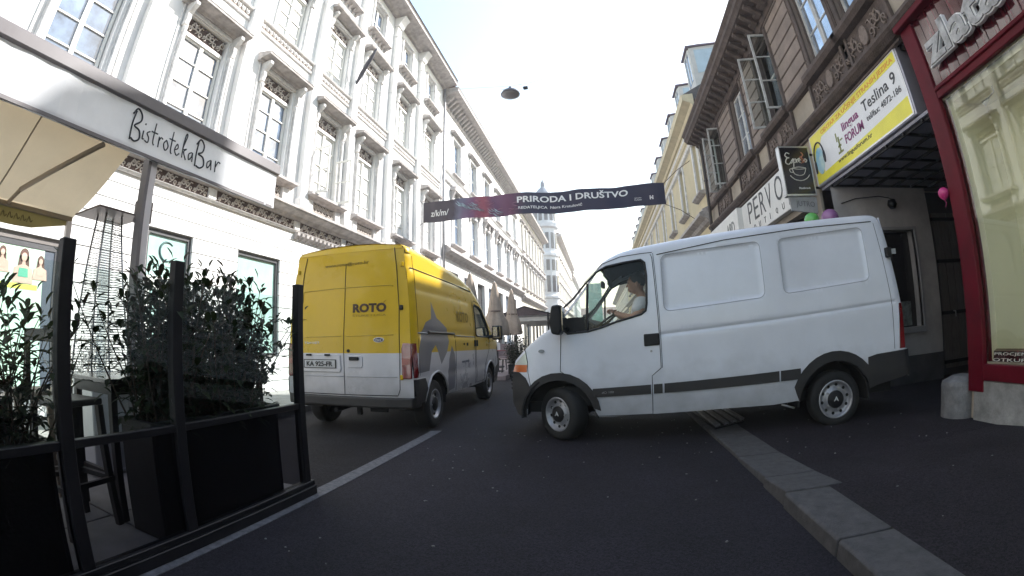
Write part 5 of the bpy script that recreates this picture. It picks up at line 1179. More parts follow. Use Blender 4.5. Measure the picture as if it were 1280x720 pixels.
def side_panels(outline, regions, hwf, step=.05, extra=()):
    """triangulate the side view; returns {region: [(tri pts)]}"""
    V = []; E = []
    def addloop(P, closed=True):
        k = len(V); V.extend(Vector(p) for p in P); n = len(P)
        for i in range(n if closed else n-1): E.append((k+i, k+(i+1) % n))
    def dense(P, closed=True):
        out = []; n = len(P)
        for i in range(n if closed else n-1):
            a, b = P[i], P[(i+1) % n]; m = max(1, int(math.hypot(b[0]-a[0], b[1]-a[1])/step)+0)
            for k in range(m): out.append((a[0]+(b[0]-a[0])*k/m, a[1]+(b[1]-a[1])*k/m))
        if not closed: out.append(P[-1])
        return out
    addloop(dense(outline))
    for nm, P in regions: addloop(dense(P))
    for P in extra: addloop(dense(P, False), False)
    xs = [p[0] for p in outline]; zs = [p[1] for p in outline]
    x = min(xs)+.013
    while x < max(xs):
        z = min(zs)+.017
        while z < max(zs):
            if inpoly(x, z, outline) and seg_dist(x, z, outline) > step*.4: V.append(Vector((x, z)))
            z += step
        x += step
    r = delaunay_2d_cdt(V, E, [], 0, 1e-5)
    vo, fo = r[0], r[2]; res = {}
    for f in fo:
        cx = sum(vo[i][0] for i in f)/3; cz = sum(vo[i][1] for i in f)/3
        if not inpoly(cx, cz, outline): continue
        nm = 'body'
        for q, P in regions:
            if inpoly(cx, cz, P): nm = q; break
        res.setdefault(nm, []).append([(vo[i][0], vo[i][1]) for i in f])
    return res
def skin(tris, hwf, sgn, name, m, par, off=0, smooth=True, back=0):
    mb = MB(); idx = {}
    for t in tris:
        ids = []
        for x, z in t:
            k = (round(x, 5), round(z, 5))
            if k not in idx: idx[k] = mb.P([(x, sgn*(hwf(x, z)+off), z)])
            ids.append(idx[k])
        if sgn > 0: ids = ids[::-1]
        mb.face(ids, 0, smooth)
    return mb.build(name, m, par)
def wheel(par, x, y, z, R, rr, sgn, steer=0, style='steel', w=.2):
    """sgn: direction of the outer face along y"""
    wt = MB(); pf = [(rr-.01, -.02), (rr, 0), (rr+.02, .008), (R*.86, .012), (R*.96, -.008), (R, -.03), (R, -w+.03), (R*.96, -w), (rr, -w), (rr-.02, -w)]
    wt.lathe([(r, sgn*h) for r, h in pf], (0, 0, 0), 40, axis='y', caps=False)
    tm = mat('tyre_rubber', (.0085, .0085, .0095), .75, var=.2, scale=20, bump=.3, bscale=150)
    ty = wt.build('wheel', tm, par); ty.location = (x, y, z); ty.rotation_euler = (0, 0, steer)
    RS = mat('steel_rim', (.34, .34, .37), .38, metal=.5, var=.15, scale=12)
    mb = MB(); mb.lathe([(q, sgn*h) for q, h in [(rr, .004), (rr-.008, .010), (rr-.022, .004), (rr-.03, -.03), (rr-.05, -.045), (rr*.60, -.035), (rr*.52, -.015), (rr*.44, -.012)]], (0, 0, 0), 40, axis='y', caps=False); rim = mb.build('rim', RS, ty)
    mb = MB(); mb.lathe([(rr*.47, sgn*-.02), (rr*.46, sgn*.0), (rr*.40, sgn*.008), (.003, sgn*.012)], (0, 0, 0), 28, axis='y'); hc = mb.build('hub_cap', BLACKP, ty)
    n = 10 if style == 'steel' else 6
    mb = MB()
    for k in range(n):
        a = 2*PI*k/n+.2; q = rr*.75; mb.lathe([(.019 if style == 'steel' else .028, sgn*-.040), (.017 if style == 'steel' else .026, sgn*-.034)], (q*math.cos(a), 0, q*math.sin(a)), 10, axis='y')
    mb.build('rim_hole', mat('black_hole', (.005, .005, .005), .9), rim)
    mb = MB()
    for k in range(5):
        a = 2*PI*k/5; mb.lathe([(.012, sgn*-.02), (.011, sgn*.0)], (rr*.55*math.cos(a), 0, rr*.55*math.sin(a)), 6, axis='y')
    mb.build('wheel_bolt', GREYM, rim)
    if style == 'steel':
        mb = MB(); mb.tube([(-.026, sgn*.014, -.018), (0, sgn*.014, .028), (.026, sgn*.014, -.018)], .006, 5); mb.tube([(-.012, sgn*.014, -.012), (0, sgn*.014, .010), (.012, sgn*.014, -.012)], .004, 5); mb.build('emblem', WHT, ty)
    mb = MB(); mb.lathe([(rr, sgn*-.06), (.01, sgn*-.07)], (0, 0, 0), 20, axis='y'); mb.build('brake_disc', mat('dark_hub', (.03, .03, .03), .7), ty)
    return ty
def roof_skin(par, top, hwf, rf, stations, mfn, crown=.05, lining=None, nacr=10, parts=('roof',)):
    """top surface from bonnet to the rear edge; mfn(x, y) -> part name"""
    secs = []
    for x in stations:
        zt = interp(top, x); r = rf(x); h = hwf(x, zt-r); pts = [(h, zt-r)]
        for k in range(1, 6): a = PI/2*k/5; pts.append((h-r+r*math.cos(a), zt-r+r*math.sin(a)))
        hi = h-r
        for k in range(1, nacr): y = hi-2*hi*k/nacr; pts.append((y, zt+crown*(1-(y/hi)**2)*min(1, 1)))
        for k in range(5, 0, -1): a = PI/2*k/5; pts.append((-(h-r+r*math.cos(a)), zt-r+r*math.sin(a)))
        pts.append((-h, zt-r)); secs.append((x, pts))
    res = {}
    for (x0, A), (x1, B) in zip(secs, secs[1:]):
        for k in range(len(A)-1):
            nm = mfn((x0+x1)/2, (A[k][0]+A[k+1][0]+B[k][0]+B[k+1][0])/4)
            res.setdefault(nm, []).append([(x0, *A[k]), (x1, *B[k]), (x1, *B[k+1]), (x0, *A[k+1])])
    return res
def quads_obj(quads, name, m, par, dz=0, shift=(0, 0, 0)):
    mb = MB(); idx = {}
    for q in quads:
        ids = []
        for p in q:
            k = tuple(round(c, 5) for c in p)
            if k not in idx: idx[k] = mb.P([(p[0]+shift[0], p[1]+shift[1], p[2]+dz+shift[2])])
            ids.append(idx[k])
        mb.face(ids, 0, True)
    return mb.build(name, m, par)
def arch(cx, cz, r, a0, a1, n=10): return [(cx+r*math.cos(math.radians(a0+(a1-a0)*k/n)), cz+r*math.sin(math.radians(a0+(a1-a0)*k/n))) for k in range(n+1)]
GLASSV = glassmat('van_glass', (.88, .92, .90), .02, .4)
TRIMB = mat('van_black_trim', (.013, .013, .017), .55, var=.12, scale=10, bump=.15, bscale=250, dirt=.25)
SEAMM = mat('panel_gap', (.008, .008, .009), .8)
INNER = mat('cab_lining', (.030, .028, .032), .8)

# ================= white van
VW = mat('white_van_paint', (.66, .68, .76), .30, var=.05, scale=1.6, spec=.45, coat=.35, stain=.08, dirt=.55)
wv = thing('delivery_van', 'white panel van turning out of the driveway across the street', 'van', (-.4524+.113*.96, 5.0423+.9936*.96, 0), -.11327)
W_TOP = cr_line([(-.57, .93), (-.43, 1.06), (-.25, 1.20), (-.05, 1.32), (.12, 1.50), (.32, 1.74), (.47, 1.95), (.61, 2.05), (.86, 2.13), (1.5, 2.21), (2.16, 2.27), (2.84, 2.31), (3.49, 2.34), (3.80, 2.34), (3.89, 2.28)], 4)
def w_hw(x, z):
    h = .985
    if z > 1.25: h -= .085*((z-1.25)/1.0)**1.35
    if z < .55: h -= .04*((.55-z)/.3)
    if x < .35: h *= 1-.20*((.35-x)/.95)**2.3
    xr = 3.90+.16*(2.3-z)/1.5
    if x > xr-.09: t = min(1, (x-(xr-.09))/.09); h -= .045*(1-math.sqrt(max(0, 1-t*t)))
    # pressed panels
    for P in (WP1, WP2):
        if inpoly(x, z, P):
            d = seg_dist(x, z, P); h -= .018*min(1, d/.024)
    zg = 1.155+(x-1.09)*.060
    if x > 1.12 and abs(z-zg) < .10:
        h -= .013*math.exp(-((z-zg)/.017)**2)
    return h
WP1 = rrect(1.17, 2.30, 1.40, 2.02, .07, .072, 5); WP2 = rrect(2.52, 3.60, 1.50, 2.11, .07, .075, 5)
bot = [(-.35, .25)]+[]
A1 = arch(-.03, .30, .40, 172, 12, 12)   # front arch cut
A2 = arch(3.09, .30, .44, 176, 12, 12)
w_out = [(-.53, .27), (-.44, .25)]+A1+[(.42, .28), (1.01, .30), (1.79, .32), (2.35, .32), (2.64, .34)]+A2+[(3.60, .42), (4.06, .50), (4.07, .78), (4.00, .80), (4.00, 1.29), (3.94, 1.90), (3.90, 2.19)]
def w_r(x): return .10 if x > .8 else (.045 if x < .3 else .045+.055*(x-.3)/.5)
w_topside = [(x, z-w_r(x)) for x, z in W_TOP if x <= 3.86][::-1]
w_out += w_topside+[(-.60, .80), (-.62, .66), (-.62, .42), (-.56, .29)]
win = [(.06, 1.50), (.18, 1.60), (.32, 1.76), (.45, 1.88), (.56, 1.935), (.75, 1.965), (.95, 1.985), (.99, 1.95), (1.0, 1.80), (.985, 1.50), (.97, 1.42), (.92, 1.385), (.80, 1.355), (.65, 1.32), (.48, 1.265), (.33, 1.23), (.10, 1.215), (.06, 1.25)]
fl1 = A1[::1]; flare1 = arch(-.03, .30, .40, 172, 12, 12)+arch(-.03, .31, .475, 5, 168, 12)
flare2 = arch(3.09, .30, .44, 176, 12, 12)+arch(3.09, .31, .535, 8, 160, 14)
bump_f = [(-.70, .24), (-.44, .24)]+[(-.44, .30), (-.43, .45), (-.37, .60), (-.43, .72), (-.52, .79), (-.70, .80)]
bump_r = [(3.50, .40), (3.50, .74), (3.62, .765), (4.15, .79), (4.15, .40)]
strip = lambda a, b: [(a, .505+.032*(a-.35)+.0), (b, .505+.032*(b-.35)), (b, .60+.040*(b-.35)), (a, .60+.040*(a-.35))]
lamp = [(-.70, .79), (-.415, .79), (-.40, .90), (-.42, 1.02), (-.45, 1.10), (-.70, 1.10)]
lampo = [(-.70, .79), (-.415, .79), (-.405, .875), (-.70, .875)]
tail = [(3.93, .80), (4.1, .80), (4.1, 1.30), (3.955, 1.30)]
door = [(.015, 1.16), (.015, .80), (.03, .66)]
P_door = [(.02, 1.21), (.0, .80), (.16, .70), (.30, .58), (.37, .40), (.39, .29), (1.01, .30), (1.01, .72), (1.11, .80), (1.10, 1.34), (1.07, 2.02), (.95, 2.035), (.72, 2.02), (.52, 1.96), (.30, 1.77)]
regs = [('window', win), ('front_bumper', bump_f), ('wheel_arch', flare1), ('wheel_arch_rear', flare2), ('rear_bumper', bump_r), ('strip1', strip(.36, .995)), ('strip2', strip(1.025, 1.12)), ('strip3', strip(1.14, 2.41)), ('strip4', strip(2.43, 2.66)), ('indicator', lampo), ('headlight', lamp), ('tail_light', tail), ('door', P_door)]
tri = side_panels(w_out, regs, w_hw, .045, extra=[[(1.13, 1.157+k), (3.9, 1.157+2.8*.06+k)] for k in (-.034, -.017, -.008, 0, .008, .017, .034)]+[rrect(1.17, 2.30, 1.40, 2.02, .07, .072, 5)+[rrect(1.17, 2.30, 1.40, 2.02, .07, .072, 5)[0]], rrect(2.52, 3.60, 1.50, 2.11, .07, .075, 5)+[rrect(2.52, 3.60, 1.50, 2.11, .07, .075, 5)[0]], rrect(1.194, 2.276, 1.424, 1.996, .05, .072, 4), rrect(2.544, 3.576, 1.524, 2.086, .05, .075, 4)])
LMP = mat('headlight_glass', (.55, .55, .52), .05, spec=.8, coat=1); ORA = mat('orange_lens', (.60, .14, .03), .12, spec=.7, coat=1); REDL = mat('red_lens', (.16, .006, .008), .12, spec=.7, coat=1)
for sg in (-1, 1):
    skin(tri['body'], w_hw, sg, 'side_panel', VW, wv)
    dr = skin(tri['door'], w_hw, sg, 'door', VW, wv)
    skin(tri['window'], w_hw, sg, 'door_window', GLASSV, dr, off=-.02)
    skin(tri['front_bumper'], w_hw, sg, 'bumper_corner', TRIMB, wv, off=.006)
    skin(tri['wheel_arch'], w_hw, sg, 'arch_trim', TRIMB, wv, off=.014); skin(tri['wheel_arch_rear'], w_hw, sg, 'arch_trim', TRIMB, wv, off=.014)
    skin(tri['rear_bumper'], w_hw, sg, 'rear_bumper_corner', TRIMB, wv, off=.01)
    for k in ('strip1', 'strip2', 'strip3', 'strip4'): skin(tri[k], w_hw, sg, 'rub_strip', TRIMB, wv, off=.013)
    hl = skin(tri['headlight'], w_hw, sg, 'headlight', LMP, wv, off=.003)
    skin(tri['indicator'], w_hw, sg, 'indicator', ORA, hl, off=.004)
    skin(tri['tail_light'], w_hw, sg, 'tail_light', REDL, wv, off=.012)
    lin = [t for k in ('body', 'door') for t in tri.get(k, []) if .02 < sum(p[0] for p in t)/3 < 1.35 and sum(p[1] for p in t)/3 > .5]
    skin(lin, w_hw, sg, 'cab_lining', INNER, wv, off=-.035)
    # panel gaps, window rubber
    def line(pts, r, m, nm, off=.0, closed=False, par=wv):
        mb = MB(); out = []
        n = len(pts)
        for i in range(n if closed else n-1):
            a, b = pts[i], pts[(i+1) % n]; k = max(1, int(math.hypot(b[0]-a[0], b[1]-a[1])/.05))
            for q in range(k): out.append((a[0]+(b[0]-a[0])*q/k, a[1]+(b[1]-a[1])*q/k))
        if not closed: out.append(pts[-1])
        mb.tube([(x, sg*(w_hw(x, z)+off), z) for x, z in out], r, 5, closed=closed); return mb.build(nm, m, par)
    line(win, .013, TRIMB, 'window_rubber', 0, True, dr)
    line([(.325, 1.24), (.33, 1.50), (.345, 1.76)], .015, TRIMB, 'window_post', -.005, par=dr)
    line(P_door[:8]+[(1.11, .80), (1.10, 1.34), (1.075, 2.0), (1.06, 2.04)], .004, SEAMM, 'door_gap', .001, par=dr)
    line([(1.125, .80), (1.115, 1.35), (1.09, 2.05)], .003, SEAMM, 'pillar_gap', .001)
    line([(.30, 1.77), (.52, 1.97), (.72, 2.035), (.95, 2.055), (1.08, 2.06)], .004, SEAMM, 'door_gap', .001, par=dr)
    line([(-.40, .90), (-.42, 1.02), (-.45, 1.10)], .004, SEAMM, 'lamp_gap', .004)
    line([(-.37, .62), (-.40, .79), (-.40, .90)], .003, SEAMM, 'wing_gap', .002)
    line(rrect(1.17, 2.30, 1.40, 2.02, .07, .072, 5), .0035, mat('paint_shade', (.30, .31, .36), .4), 'panel_edge_shade', .0, True); line(rrect(2.52, 3.60, 1.50, 2.11, .07, .075, 5), .0035, MATS['paint_shade'], 'panel_edge_shade', .0, True)  # darker tubes draw the shade along the pressed panel edges
    line([(3.86, .80), (3.86, 1.3), (3.80, 2.0), (3.78, 2.23)], .003, SEAMM, 'rear_gap', .001)
    line([(1.13, 2.03), (1.9, 2.14), (2.8, 2.215), (3.75, 2.25)], .005, SEAMM, 'roof_gutter', .004)
    mb = MB(); y0 = w_hw(1.0, 1.1); mb.prism([(.935, 0, 1.04), (1.10, 0, 1.045), (1.10, 0, 1.175), (.935, 0, 1.17)], (0, sg*(y0-.01), 0), (0, sg*(y0+.018), 0)); mb.build('door_handle', BLACKP, dr, bevel=.01, segs=2)
    mb = MB(); mb.lathe([(.013, 0), (.012, sg*.008)], (1.01, sg*(w_hw(1, 1)), .985), 12, axis='y'); mb.build('lock', GREYM, dr)
    mb = MB(); y1 = w_hw(-.18, 1.06); mb.prism([(-.215+.035*math.cos(t), 0, 1.03+.020*math.sin(t)) for t in [2*PI*k/14 for k in range(14)]], (0, sg*(y1+.0), 0), (0, sg*(y1+.012), 0)); mb.build('side_indicator', mat('clear_lens', (.32, .34, .36), .1), wv)
    # mirror on its arm
    mi = MB(); yb = sg*(w_hw(.05, 1.3)); mi.prism([(-.02, 0, 1.52), (.065, 0, 1.53), (.085, 0, 1.45), (.085, 0, 1.26), (.05, 0, 1.20), (-.03, 0, 1.22), (-.055, 0, 1.34)], (0, yb+sg*.06, 0), (0, yb+sg*.26, 0)); mo = mi.build('mirror', BLACKP, wv, bevel=.02, segs=2)
    mi = MB(); mi.tube([(.10, yb-sg*.02, 1.26), (.05, yb+sg*.09, 1.28)], .03, 6); mi.tube([(.10, yb-sg*.02, 1.24), (.2, yb-sg*.0, 1.235)], .02, 6); mi.build('mirror_arm', BLACKP, mo)
    mi = MB(); mi.box(.087, .091, min(yb+sg*.08, yb+sg*.24), max(yb+sg*.08, yb+sg*.24), 1.25, 1.50); mi.build('mirror_glass', mat('mirror', (.5, .5, .5), .03, metal=1), mo)
    # black quarter corner below the glass
    mb = MB(); tq = [t for t in tri['window'] if sum(p[1] for p in t)/3 < 1.40 and sum(p[0] for p in t)/3 < .30]
    if tq: skin(tq, w_hw, sg, 'mirror_base', BLACKP, dr, off=-.004)
    mb = MB(); mb.tube([(2.45, sg*.93, .31), (2.60, sg*.93, .26)], .012, 5); mb.build('sill_bracket', GREYM, wv)
    # hinge lamp at the rear top edge
    mb = MB(); mb.box(3.86, 3.93, min(sg*.93, sg*1.0), max(sg*.93, sg*1.0), 1.82, 1.93); mb.build('rear_hinge', BLACKP, wv, bevel=.008)
    mb = MB(); mb.box(3.93, 3.99, min(sg*.95, sg*.99), max(sg*.95, sg*.99), 1.85, 1.91); mb.build('door_stop', mat('clear_lens', (.32, .34, .36), .1), wv)
def w_mfn(x, y):
    if -.06 < x < .44:
        zt = interp(W_TOP, x)
        if abs(y) < w_hw(x, zt)-.13: return 'windscreen'
        return 'roof'
    if x <= -.06: return 'bonnet'
    return 'roof'
st = sorted(set([round(-.57+.03*k, 3) for k in range(50)]+[.93+.1*k for k in range(29)]+[3.80, 3.83, 3.86, 3.89]))
rs = roof_skin(wv, W_TOP, w_hw, w_r, st, w_mfn, crown=.035)
quads_obj(rs['roof'], 'roof', VW, wv); quads_obj(rs['bonnet'], 'bonnet', VW, wv); quads_obj(rs['windscreen'], 'windscreen', GLASSV, wv)
quads_obj([q for q in rs['roof'] if .45 < q[0][0] < 1.35 and abs(q[0][1]) < .85], 'roof_lining', INNER, wv, dz=-.04)
mb = MB()
for s in (-1, 1): mb.tube([(x, s*(w_hw(x, interp(W_TOP, x))-.13), interp(W_TOP, x)+.005) for x in [-.05+.06*k for k in range(9)]], .012, 5)
mb.build('windscreen_rubber', TRIMB, wv)
# front and rear ends
def end_cap(curve, hwf, bulge, n=14, sgn=-1):
    qs = []; rows = []
    for x, z in curve:
        h = hwf(x, z); rows.append([(x+sgn*bulge*(1-(abs(t))**2.4), h*t, z) for t in [-1+2*k/n for k in range(n+1)]])
    for a, b in zip(rows, rows[1:]):
        for k in range(n): qs.append([a[k], a[k+1], b[k+1], b[k]])
    return qs
nose = [(-.53, .27), (-.60, .36), (-.62, .45), (-.62, .66), (-.60, .80), (-.59, .88), (-.565, .90)]
nq = end_cap(nose, w_hw, .10)
quads_obj([q for q in nq if q[0][2] < .79], 'front_bumper', TRIMB, wv); quads_obj([q for q in nq if q[0][2] >= .79], 'front_panel', VW, wv)
mb = MB()
for k in range(5): mb.box(-.74, -.70, -.45, .45, .55+.05*k, .575+.05*k)
mb.build('grille', BLACKP, wv)
rear = [(4.06, .48), (4.08, .62), (4.07, .78), (4.01, .80), (4.0, 1.29), (3.97, 1.6), (3.94, 1.90), (3.91, 2.15), (3.89, 2.25), (3.885, 2.30)]
rq = end_cap(rear, w_hw, .05, sgn=1)
quads_obj([q for q in rq if q[0][2] < .79], 'rear_bumper', TRIMB, wv); quads_obj([q for q in rq if q[0][2] >= .79], 'rear_door', VW, wv)
mb = MB(); mb.tube([(4.04-.09*(z-.8)/1.5+.02, 0, z) for z in (.8, 1.3, 1.9, 2.25)], .006, 5); mb.build('rear_door_gap', SEAMM, wv)
# underbody, wheel housings, cab floor, bulkhead
mb = MB(); mb.box(-.45, 3.95, -.70, .70, .30, .42); mb.box(1.26, 1.30, -.84, .84, .35, 2.05); mb.box(.02, 1.26, -.90, .90, .40, .62)
for cx in (-.03, 3.09):
    for s in (-1, 1):
        a = arch(cx, .30, .43, 185, -5, 12); mb.prism([(x, 0, z) for x, z in a]+[(x, 0, z+.0) for x, z in arch(cx, .30, .45, -5, 185, 12)], (0, s*.60, 0), (0, s*.93, 0))
        mb.prism([(x, 0, z) for x, z in arch(cx, .30, .44, 0, 180, 12)], (0, s*.60, 0), (0, s*.62, 0))
mb.build('underbody', mat('underseal', (.012, .012, .013), .9), wv)
mb = MB(); mb.prism([(.40, -.88, 1.30), (.26, -.88, 1.40), (-.0, -.88, 1.34), (-.05, -.88, .7), (.34, -.88, .7)], (0, 0, 0), (0, 1.76, 0)); mb.build('dashboard', INNER, wv, bevel=.02)
for yy in (-.48, .40, ):
    mb = MB(); mb.prism([(.70, yy-.25, .92), (1.15, yy-.25, .90), (1.15, yy-.25, 1.05), (.70, yy-.25, 1.04)], (0, 0, 0), (0, .5, 0)); mb.prism([(1.02, yy-.23, 1.02), (1.16, yy-.23, 1.02), (1.24, yy-.20, 1.62), (1.14, yy-.20, 1.64)], (0, 0, 0), (0, .44, 0)); mb.prism([(1.13, yy-.12, 1.66), (1.21, yy-.12, 1.65), (1.24, yy-.12, 1.84), (1.17, yy-.12, 1.85)], (0, 0, 0), (0, .24, 0)); mb.build('seat', mat('seat_cloth', (.035, .035, .045), .9), wv, bevel=.03, segs=2)
mb = MB(); c = Vector((.47, -.46, 1.34)); ax = Vector((-.55, 0, .83)).normalized(); e1 = Vector((0, 1, 0)); e2 = ax.cross(e1)
mb.tube([tuple(c+(e1*math.cos(2*PI*k/24)+e2*math.sin(2*PI*k/24))*.20) for k in range(24)], .014, 7, closed=True)
for a in (.3, 2.8, 4.7): mb.tube([tuple(c-ax*.03), tuple(c+(e1*math.cos(a)+e2*math.sin(a))*.195)], .014, 5)
mb.tube([tuple(c-ax*.03), tuple(c-ax*.22)], .04, 8); mb.build('steering_wheel', BLACKP, wv)
mb = MB(); mb.box(.50, .53, -.72, -.22, 1.86, 1.99); mb.box(.46, .49, .2, .72, 1.86, 1.99); mb.box(.40, .44, -.10, .10, 1.80, 1.88); mb.build('sun_visor', INNER, wv, bevel=.006, split=True)
wheel(wv, -.06, -.90, .305, .305, .20, -1, -.62); wheel(wv, -.03, .90, .305, .305, .20, 1, -.50); wheel(wv, 3.10, -.945, .312, .312, .213, -1); wheel(wv, 3.10, .945, .312, .312, .213, 1)
text('dCi 100', 'lettering', GREYM, wv, width=.13, height=.022, origin=(.46, -w_hw(.5, .56)-.016, .545), xdir=(1, 0, .03), zdir=(0, 0, 1))
# ================= the driver
pd = thing('person', 'driver in a pale short sleeved shirt holding the steering wheel of the white van', 'person', (0, 0, 0)); pd.location = wv.location; pd.rotation_euler = wv.rotation_euler
SKN = mat('skin', (.40, .21, .15), .55, var=.06, sub=.0)
def skin_body(name, verts, edges, radii, m, par, lvl=2, root=0):
    me = bpy.data.meshes.new(name); me.from_pydata(verts, edges, []); o = bpy.data.objects.new(name, me); COL.objects.link(o)
    md = o.modifiers.new('skin', 'SKIN'); md.use_smooth_shade = True
    for i, r in enumerate(radii):
        sv = me.skin_vertices[0].data[i]; sv.radius = (r, r) if not isinstance(r, tuple) else r; sv.use_root = (i == root)
    o.modifiers.new('sub', 'SUBSURF').levels = lvl; o.modifiers['sub'].render_levels = lvl
    dg = bpy.context.evaluated_depsgraph_get(); me2 = bpy.data.meshes.new_from_object(o.evaluated_get(dg)); bpy.data.objects.remove(o)
    me2.materials.clear(); me2.materials.append(m); me2.name = name
    for p in me2.polygons: p.use_smooth = True
    q = bpy.data.objects.new(name, me2); COL.objects.link(q); q.parent = par
    return q
dy = -.46
vb = [(1.02, dy, 1.06), (1.03, dy, 1.25), (1.00, dy, 1.42), (.97, dy, 1.53), (.93, dy, 1.62), (.90, dy, 1.68),           # 0 pelvis .. 5 neck top
      (.86, dy, 1.75), (.855, dy, 1.82),                                                                               # 6,7 head
      (.96, dy-.19, 1.53), (.88, dy-.25, 1.40), (.80, dy-.25, 1.36), (.68, dy-.20, 1.40), (.60, dy-.165, 1.435),       # 8..12 near arm
      (.96, dy+.19, 1.53), (.86, dy+.24, 1.38), (.78, dy+.24, 1.34), (.66, dy+.20, 1.40), (.58, dy+.17, 1.45),         # 13..17
      (.98, dy-.10, 1.02), (.62, dy-.13, 1.02), (.50, dy-.12, .62), (.98, dy+.10, 1.02), (.62, dy+.13, 1.02), (.50, dy+.12, .62)]
eb = [(0, 1), (1, 2), (2, 3), (3, 4), (4, 5), (5, 6), (6, 7), (3, 8), (8, 9), (9, 10), (10, 11), (11, 12), (3, 13), (13, 14), (14, 15), (15, 16), (16, 17), (0, 18), (18, 19), (19, 20), (0, 21), (21, 22), (22, 23)]
rb_ = [.15, .15, .16, .12, .058, .056, (.098, .082), (.085, .075), .065, .052, .045, .038, .03, .065, .052, .045, .038, .03, .09, .075, .05, .09, .075, .05]
skin_body('body', vb, eb, rb_, SKN, pd)
SHIRT = mat('pale_shirt', (.62, .60, .66), .85, var=.08, scale=6, bump=.2, bscale=40)
skin_body('shirt', [vb[0], (.98, dy, 1.25), (.935, dy, 1.41), (.93, dy, 1.53), (.92, dy, 1.58), (.93, dy-.20, 1.53), (.83, dy-.255, 1.41), vb[13], (.84, dy+.24, 1.39)], [(0, 1), (1, 2), (2, 3), (3, 4), (3, 5), (5, 6), (3, 7), (7, 8)], [.175, .190, .195, .150, .085, .094, .080, .085, .074], SHIRT, pd)
# head details: face, nose, ear, hair
mb = MB(); hc = Vector((.862, dy, 1.775))
def ellip(mb, c, rx, ry, rz, n=18, m=10, cut=None):
    bs_ = []
    for i in range(m+1):
        ph = PI*i/m; bs_.append(mb.P([(c[0]+rx*math.sin(ph)*math.cos(2*PI*k/n), c[1]+ry*math.sin(ph)*math.sin(2*PI*k/n), c[2]+rz*math.cos(ph)) for k in range(n)]))
    for i in range(m):
        for k in range(n):
            if cut and cut(*[sum(mb.v[q][a] for q in (bs_[i]+k, bs_[i+1]+k))/2 for a in range(3)]): continue
            mb.face((bs_[i]+k, bs_[i+1]+k, bs_[i+1]+(k+1) % n, bs_[i]+(k+1) % n), 0, True)
ellip(mb, hc, .100, .080, .125); ellip(mb, (.800, dy, 1.705), .035, .04, .03)
mb.prism([(.772, dy-.012, 1.745), (.740, dy-.014, 1.740), (.765, dy-.006, 1.79)], (0, 0, 0), (0, .026, 0)); ellip(mb, (.88, dy-.082, 1.765), .022, .012, .034, 10, 6); ellip(mb, (.88, dy+.082, 1.765), .022, .012, .034, 10, 6); ellip(mb, (.775, dy, 1.715), .012, .028, .008, 10, 5)
mb.build('head', SKN, pd)
mb = MB(); ellip(mb, (.885, dy, 1.815), .102, .090, .105, 22, 14, cut=lambda x, y, z: (x < .80 and z < 1.85) or (z < 1.765 and x < .90)); mb.build('hair', mat('dark_hair', (.018, .012, .010), .6, bump=.6, bscale=80), pd)
mb = MB()
for s in (-1, 1): ellip(mb, (.776, dy+s*.032, 1.785), .008, .012, .008, 8, 5)
mb.build('eye', mat('eye_dark', (.03, .02, .02), .2), pd, split=True)
for hx, hy, hz, s in ((.585, dy-.16, 1.445, -1), (.565, dy+.165, 1.46, 1)):
    vv = [(hx+.03, hy, hz-.01), (hx-.02, hy, hz+.012)]; ee = [(0, 1)]; rr_ = [.026, .026]
    for f in range(4):
        b0 = (hx-.03+.008*f, hy+s*(.018-.018*f)*1.0, hz+.025-.004*f); b1 = (b0[0]-.028, b0[1]-s*.005, b0[2]+.002); b2 = (b1[0]-.010, b1[1]-s*.006, b1[2]-.026); b3 = (b2[0]+.014, b2[1], b2[2]-.010); k = len(vv)
        vv += [b0, b1, b2, b3]; ee += [(1, k), (k, k+1), (k+1, k+2), (k+2, k+3)]; rr_ += [.010, .009, .0085, .007]
    k = len(vv); vv += [(hx+.0, hy-s*.03, hz+.02), (hx-.02, hy-s*.045, hz+.03), (hx-.04, hy-s*.045, hz+.025)]; ee += [(0, k), (k, k+1), (k+1, k+2)]; rr_ += [.012, .010, .008]
    skin_body('hand', vv, ee, rr_, SKN, pd, 1)
def wrap_side(o, hwf, sg, off=.004):
    for v in o.data.vertices: v.co.y = sg*(hwf(v.co.x, v.co.z)+off)+(v.co.y-_y0(o))*0
    return o
def _y0(o): return 0
# ================= yellow van
YV = mat('yellow_van_paint', (.60, .38, .006), .28, var=.06, scale=1.4, spec=.35, coat=.2); WVP = mat('white_lower_paint', (.55, .54, .57), .28, var=.05, scale=1.5, coat=.3, dirt=.6); GV = mat('grey_swoosh', (.14, .14, .17), .3, coat=.4)
fv = thing('delivery_van', 'tall yellow and white delivery van seen from behind, parked at left', 'van', (-3.15, 10.2, 0), -PI/2)
F_TOP = cr_line([(.10, .95), (.35, 1.12), (.90, 1.30), (1.25, 1.42), (1.60, 1.66), (1.95, 1.93), (2.35, 2.12), (2.75, 2.24), (3.3, 2.31), (4.2, 2.36), (5.0, 2.40), (5.15, 2.40)], 4)
WP3 = []
def f_hw(x, z):
    h = .975
    if z > 1.1: h -= .105*((z-1.1)/1.3)**1.5
    if z < .55: h -= .03*((.55-z)/.2)
    if x < 1.6: h *= 1-.16*((1.6-x)/1.5)**2.4
    xr = 5.17-.05*(z-1.0)
    if x > xr-.10: t = min(1, (x-(xr-.10))/.10); h -= .05*(1-math.sqrt(max(0, 1-t*t)))
    for zz, x0, x1 in ((1.83, 2.7, 5.05), (.735, 1.7, 5.1)):
        if x0 < x < x1: h += -.010*math.exp(-((z-zz)/.018)**2)
    if z > 2.07 and x > 2.4: h -= .012
    if 1.235 < z < 1.30 and 2.4 < x < 5.05: h -= .008
    return h
def f_r(x): return .11 if x > 2.2 else (.05 if x < 1.2 else .05+.06*(x-1.2))
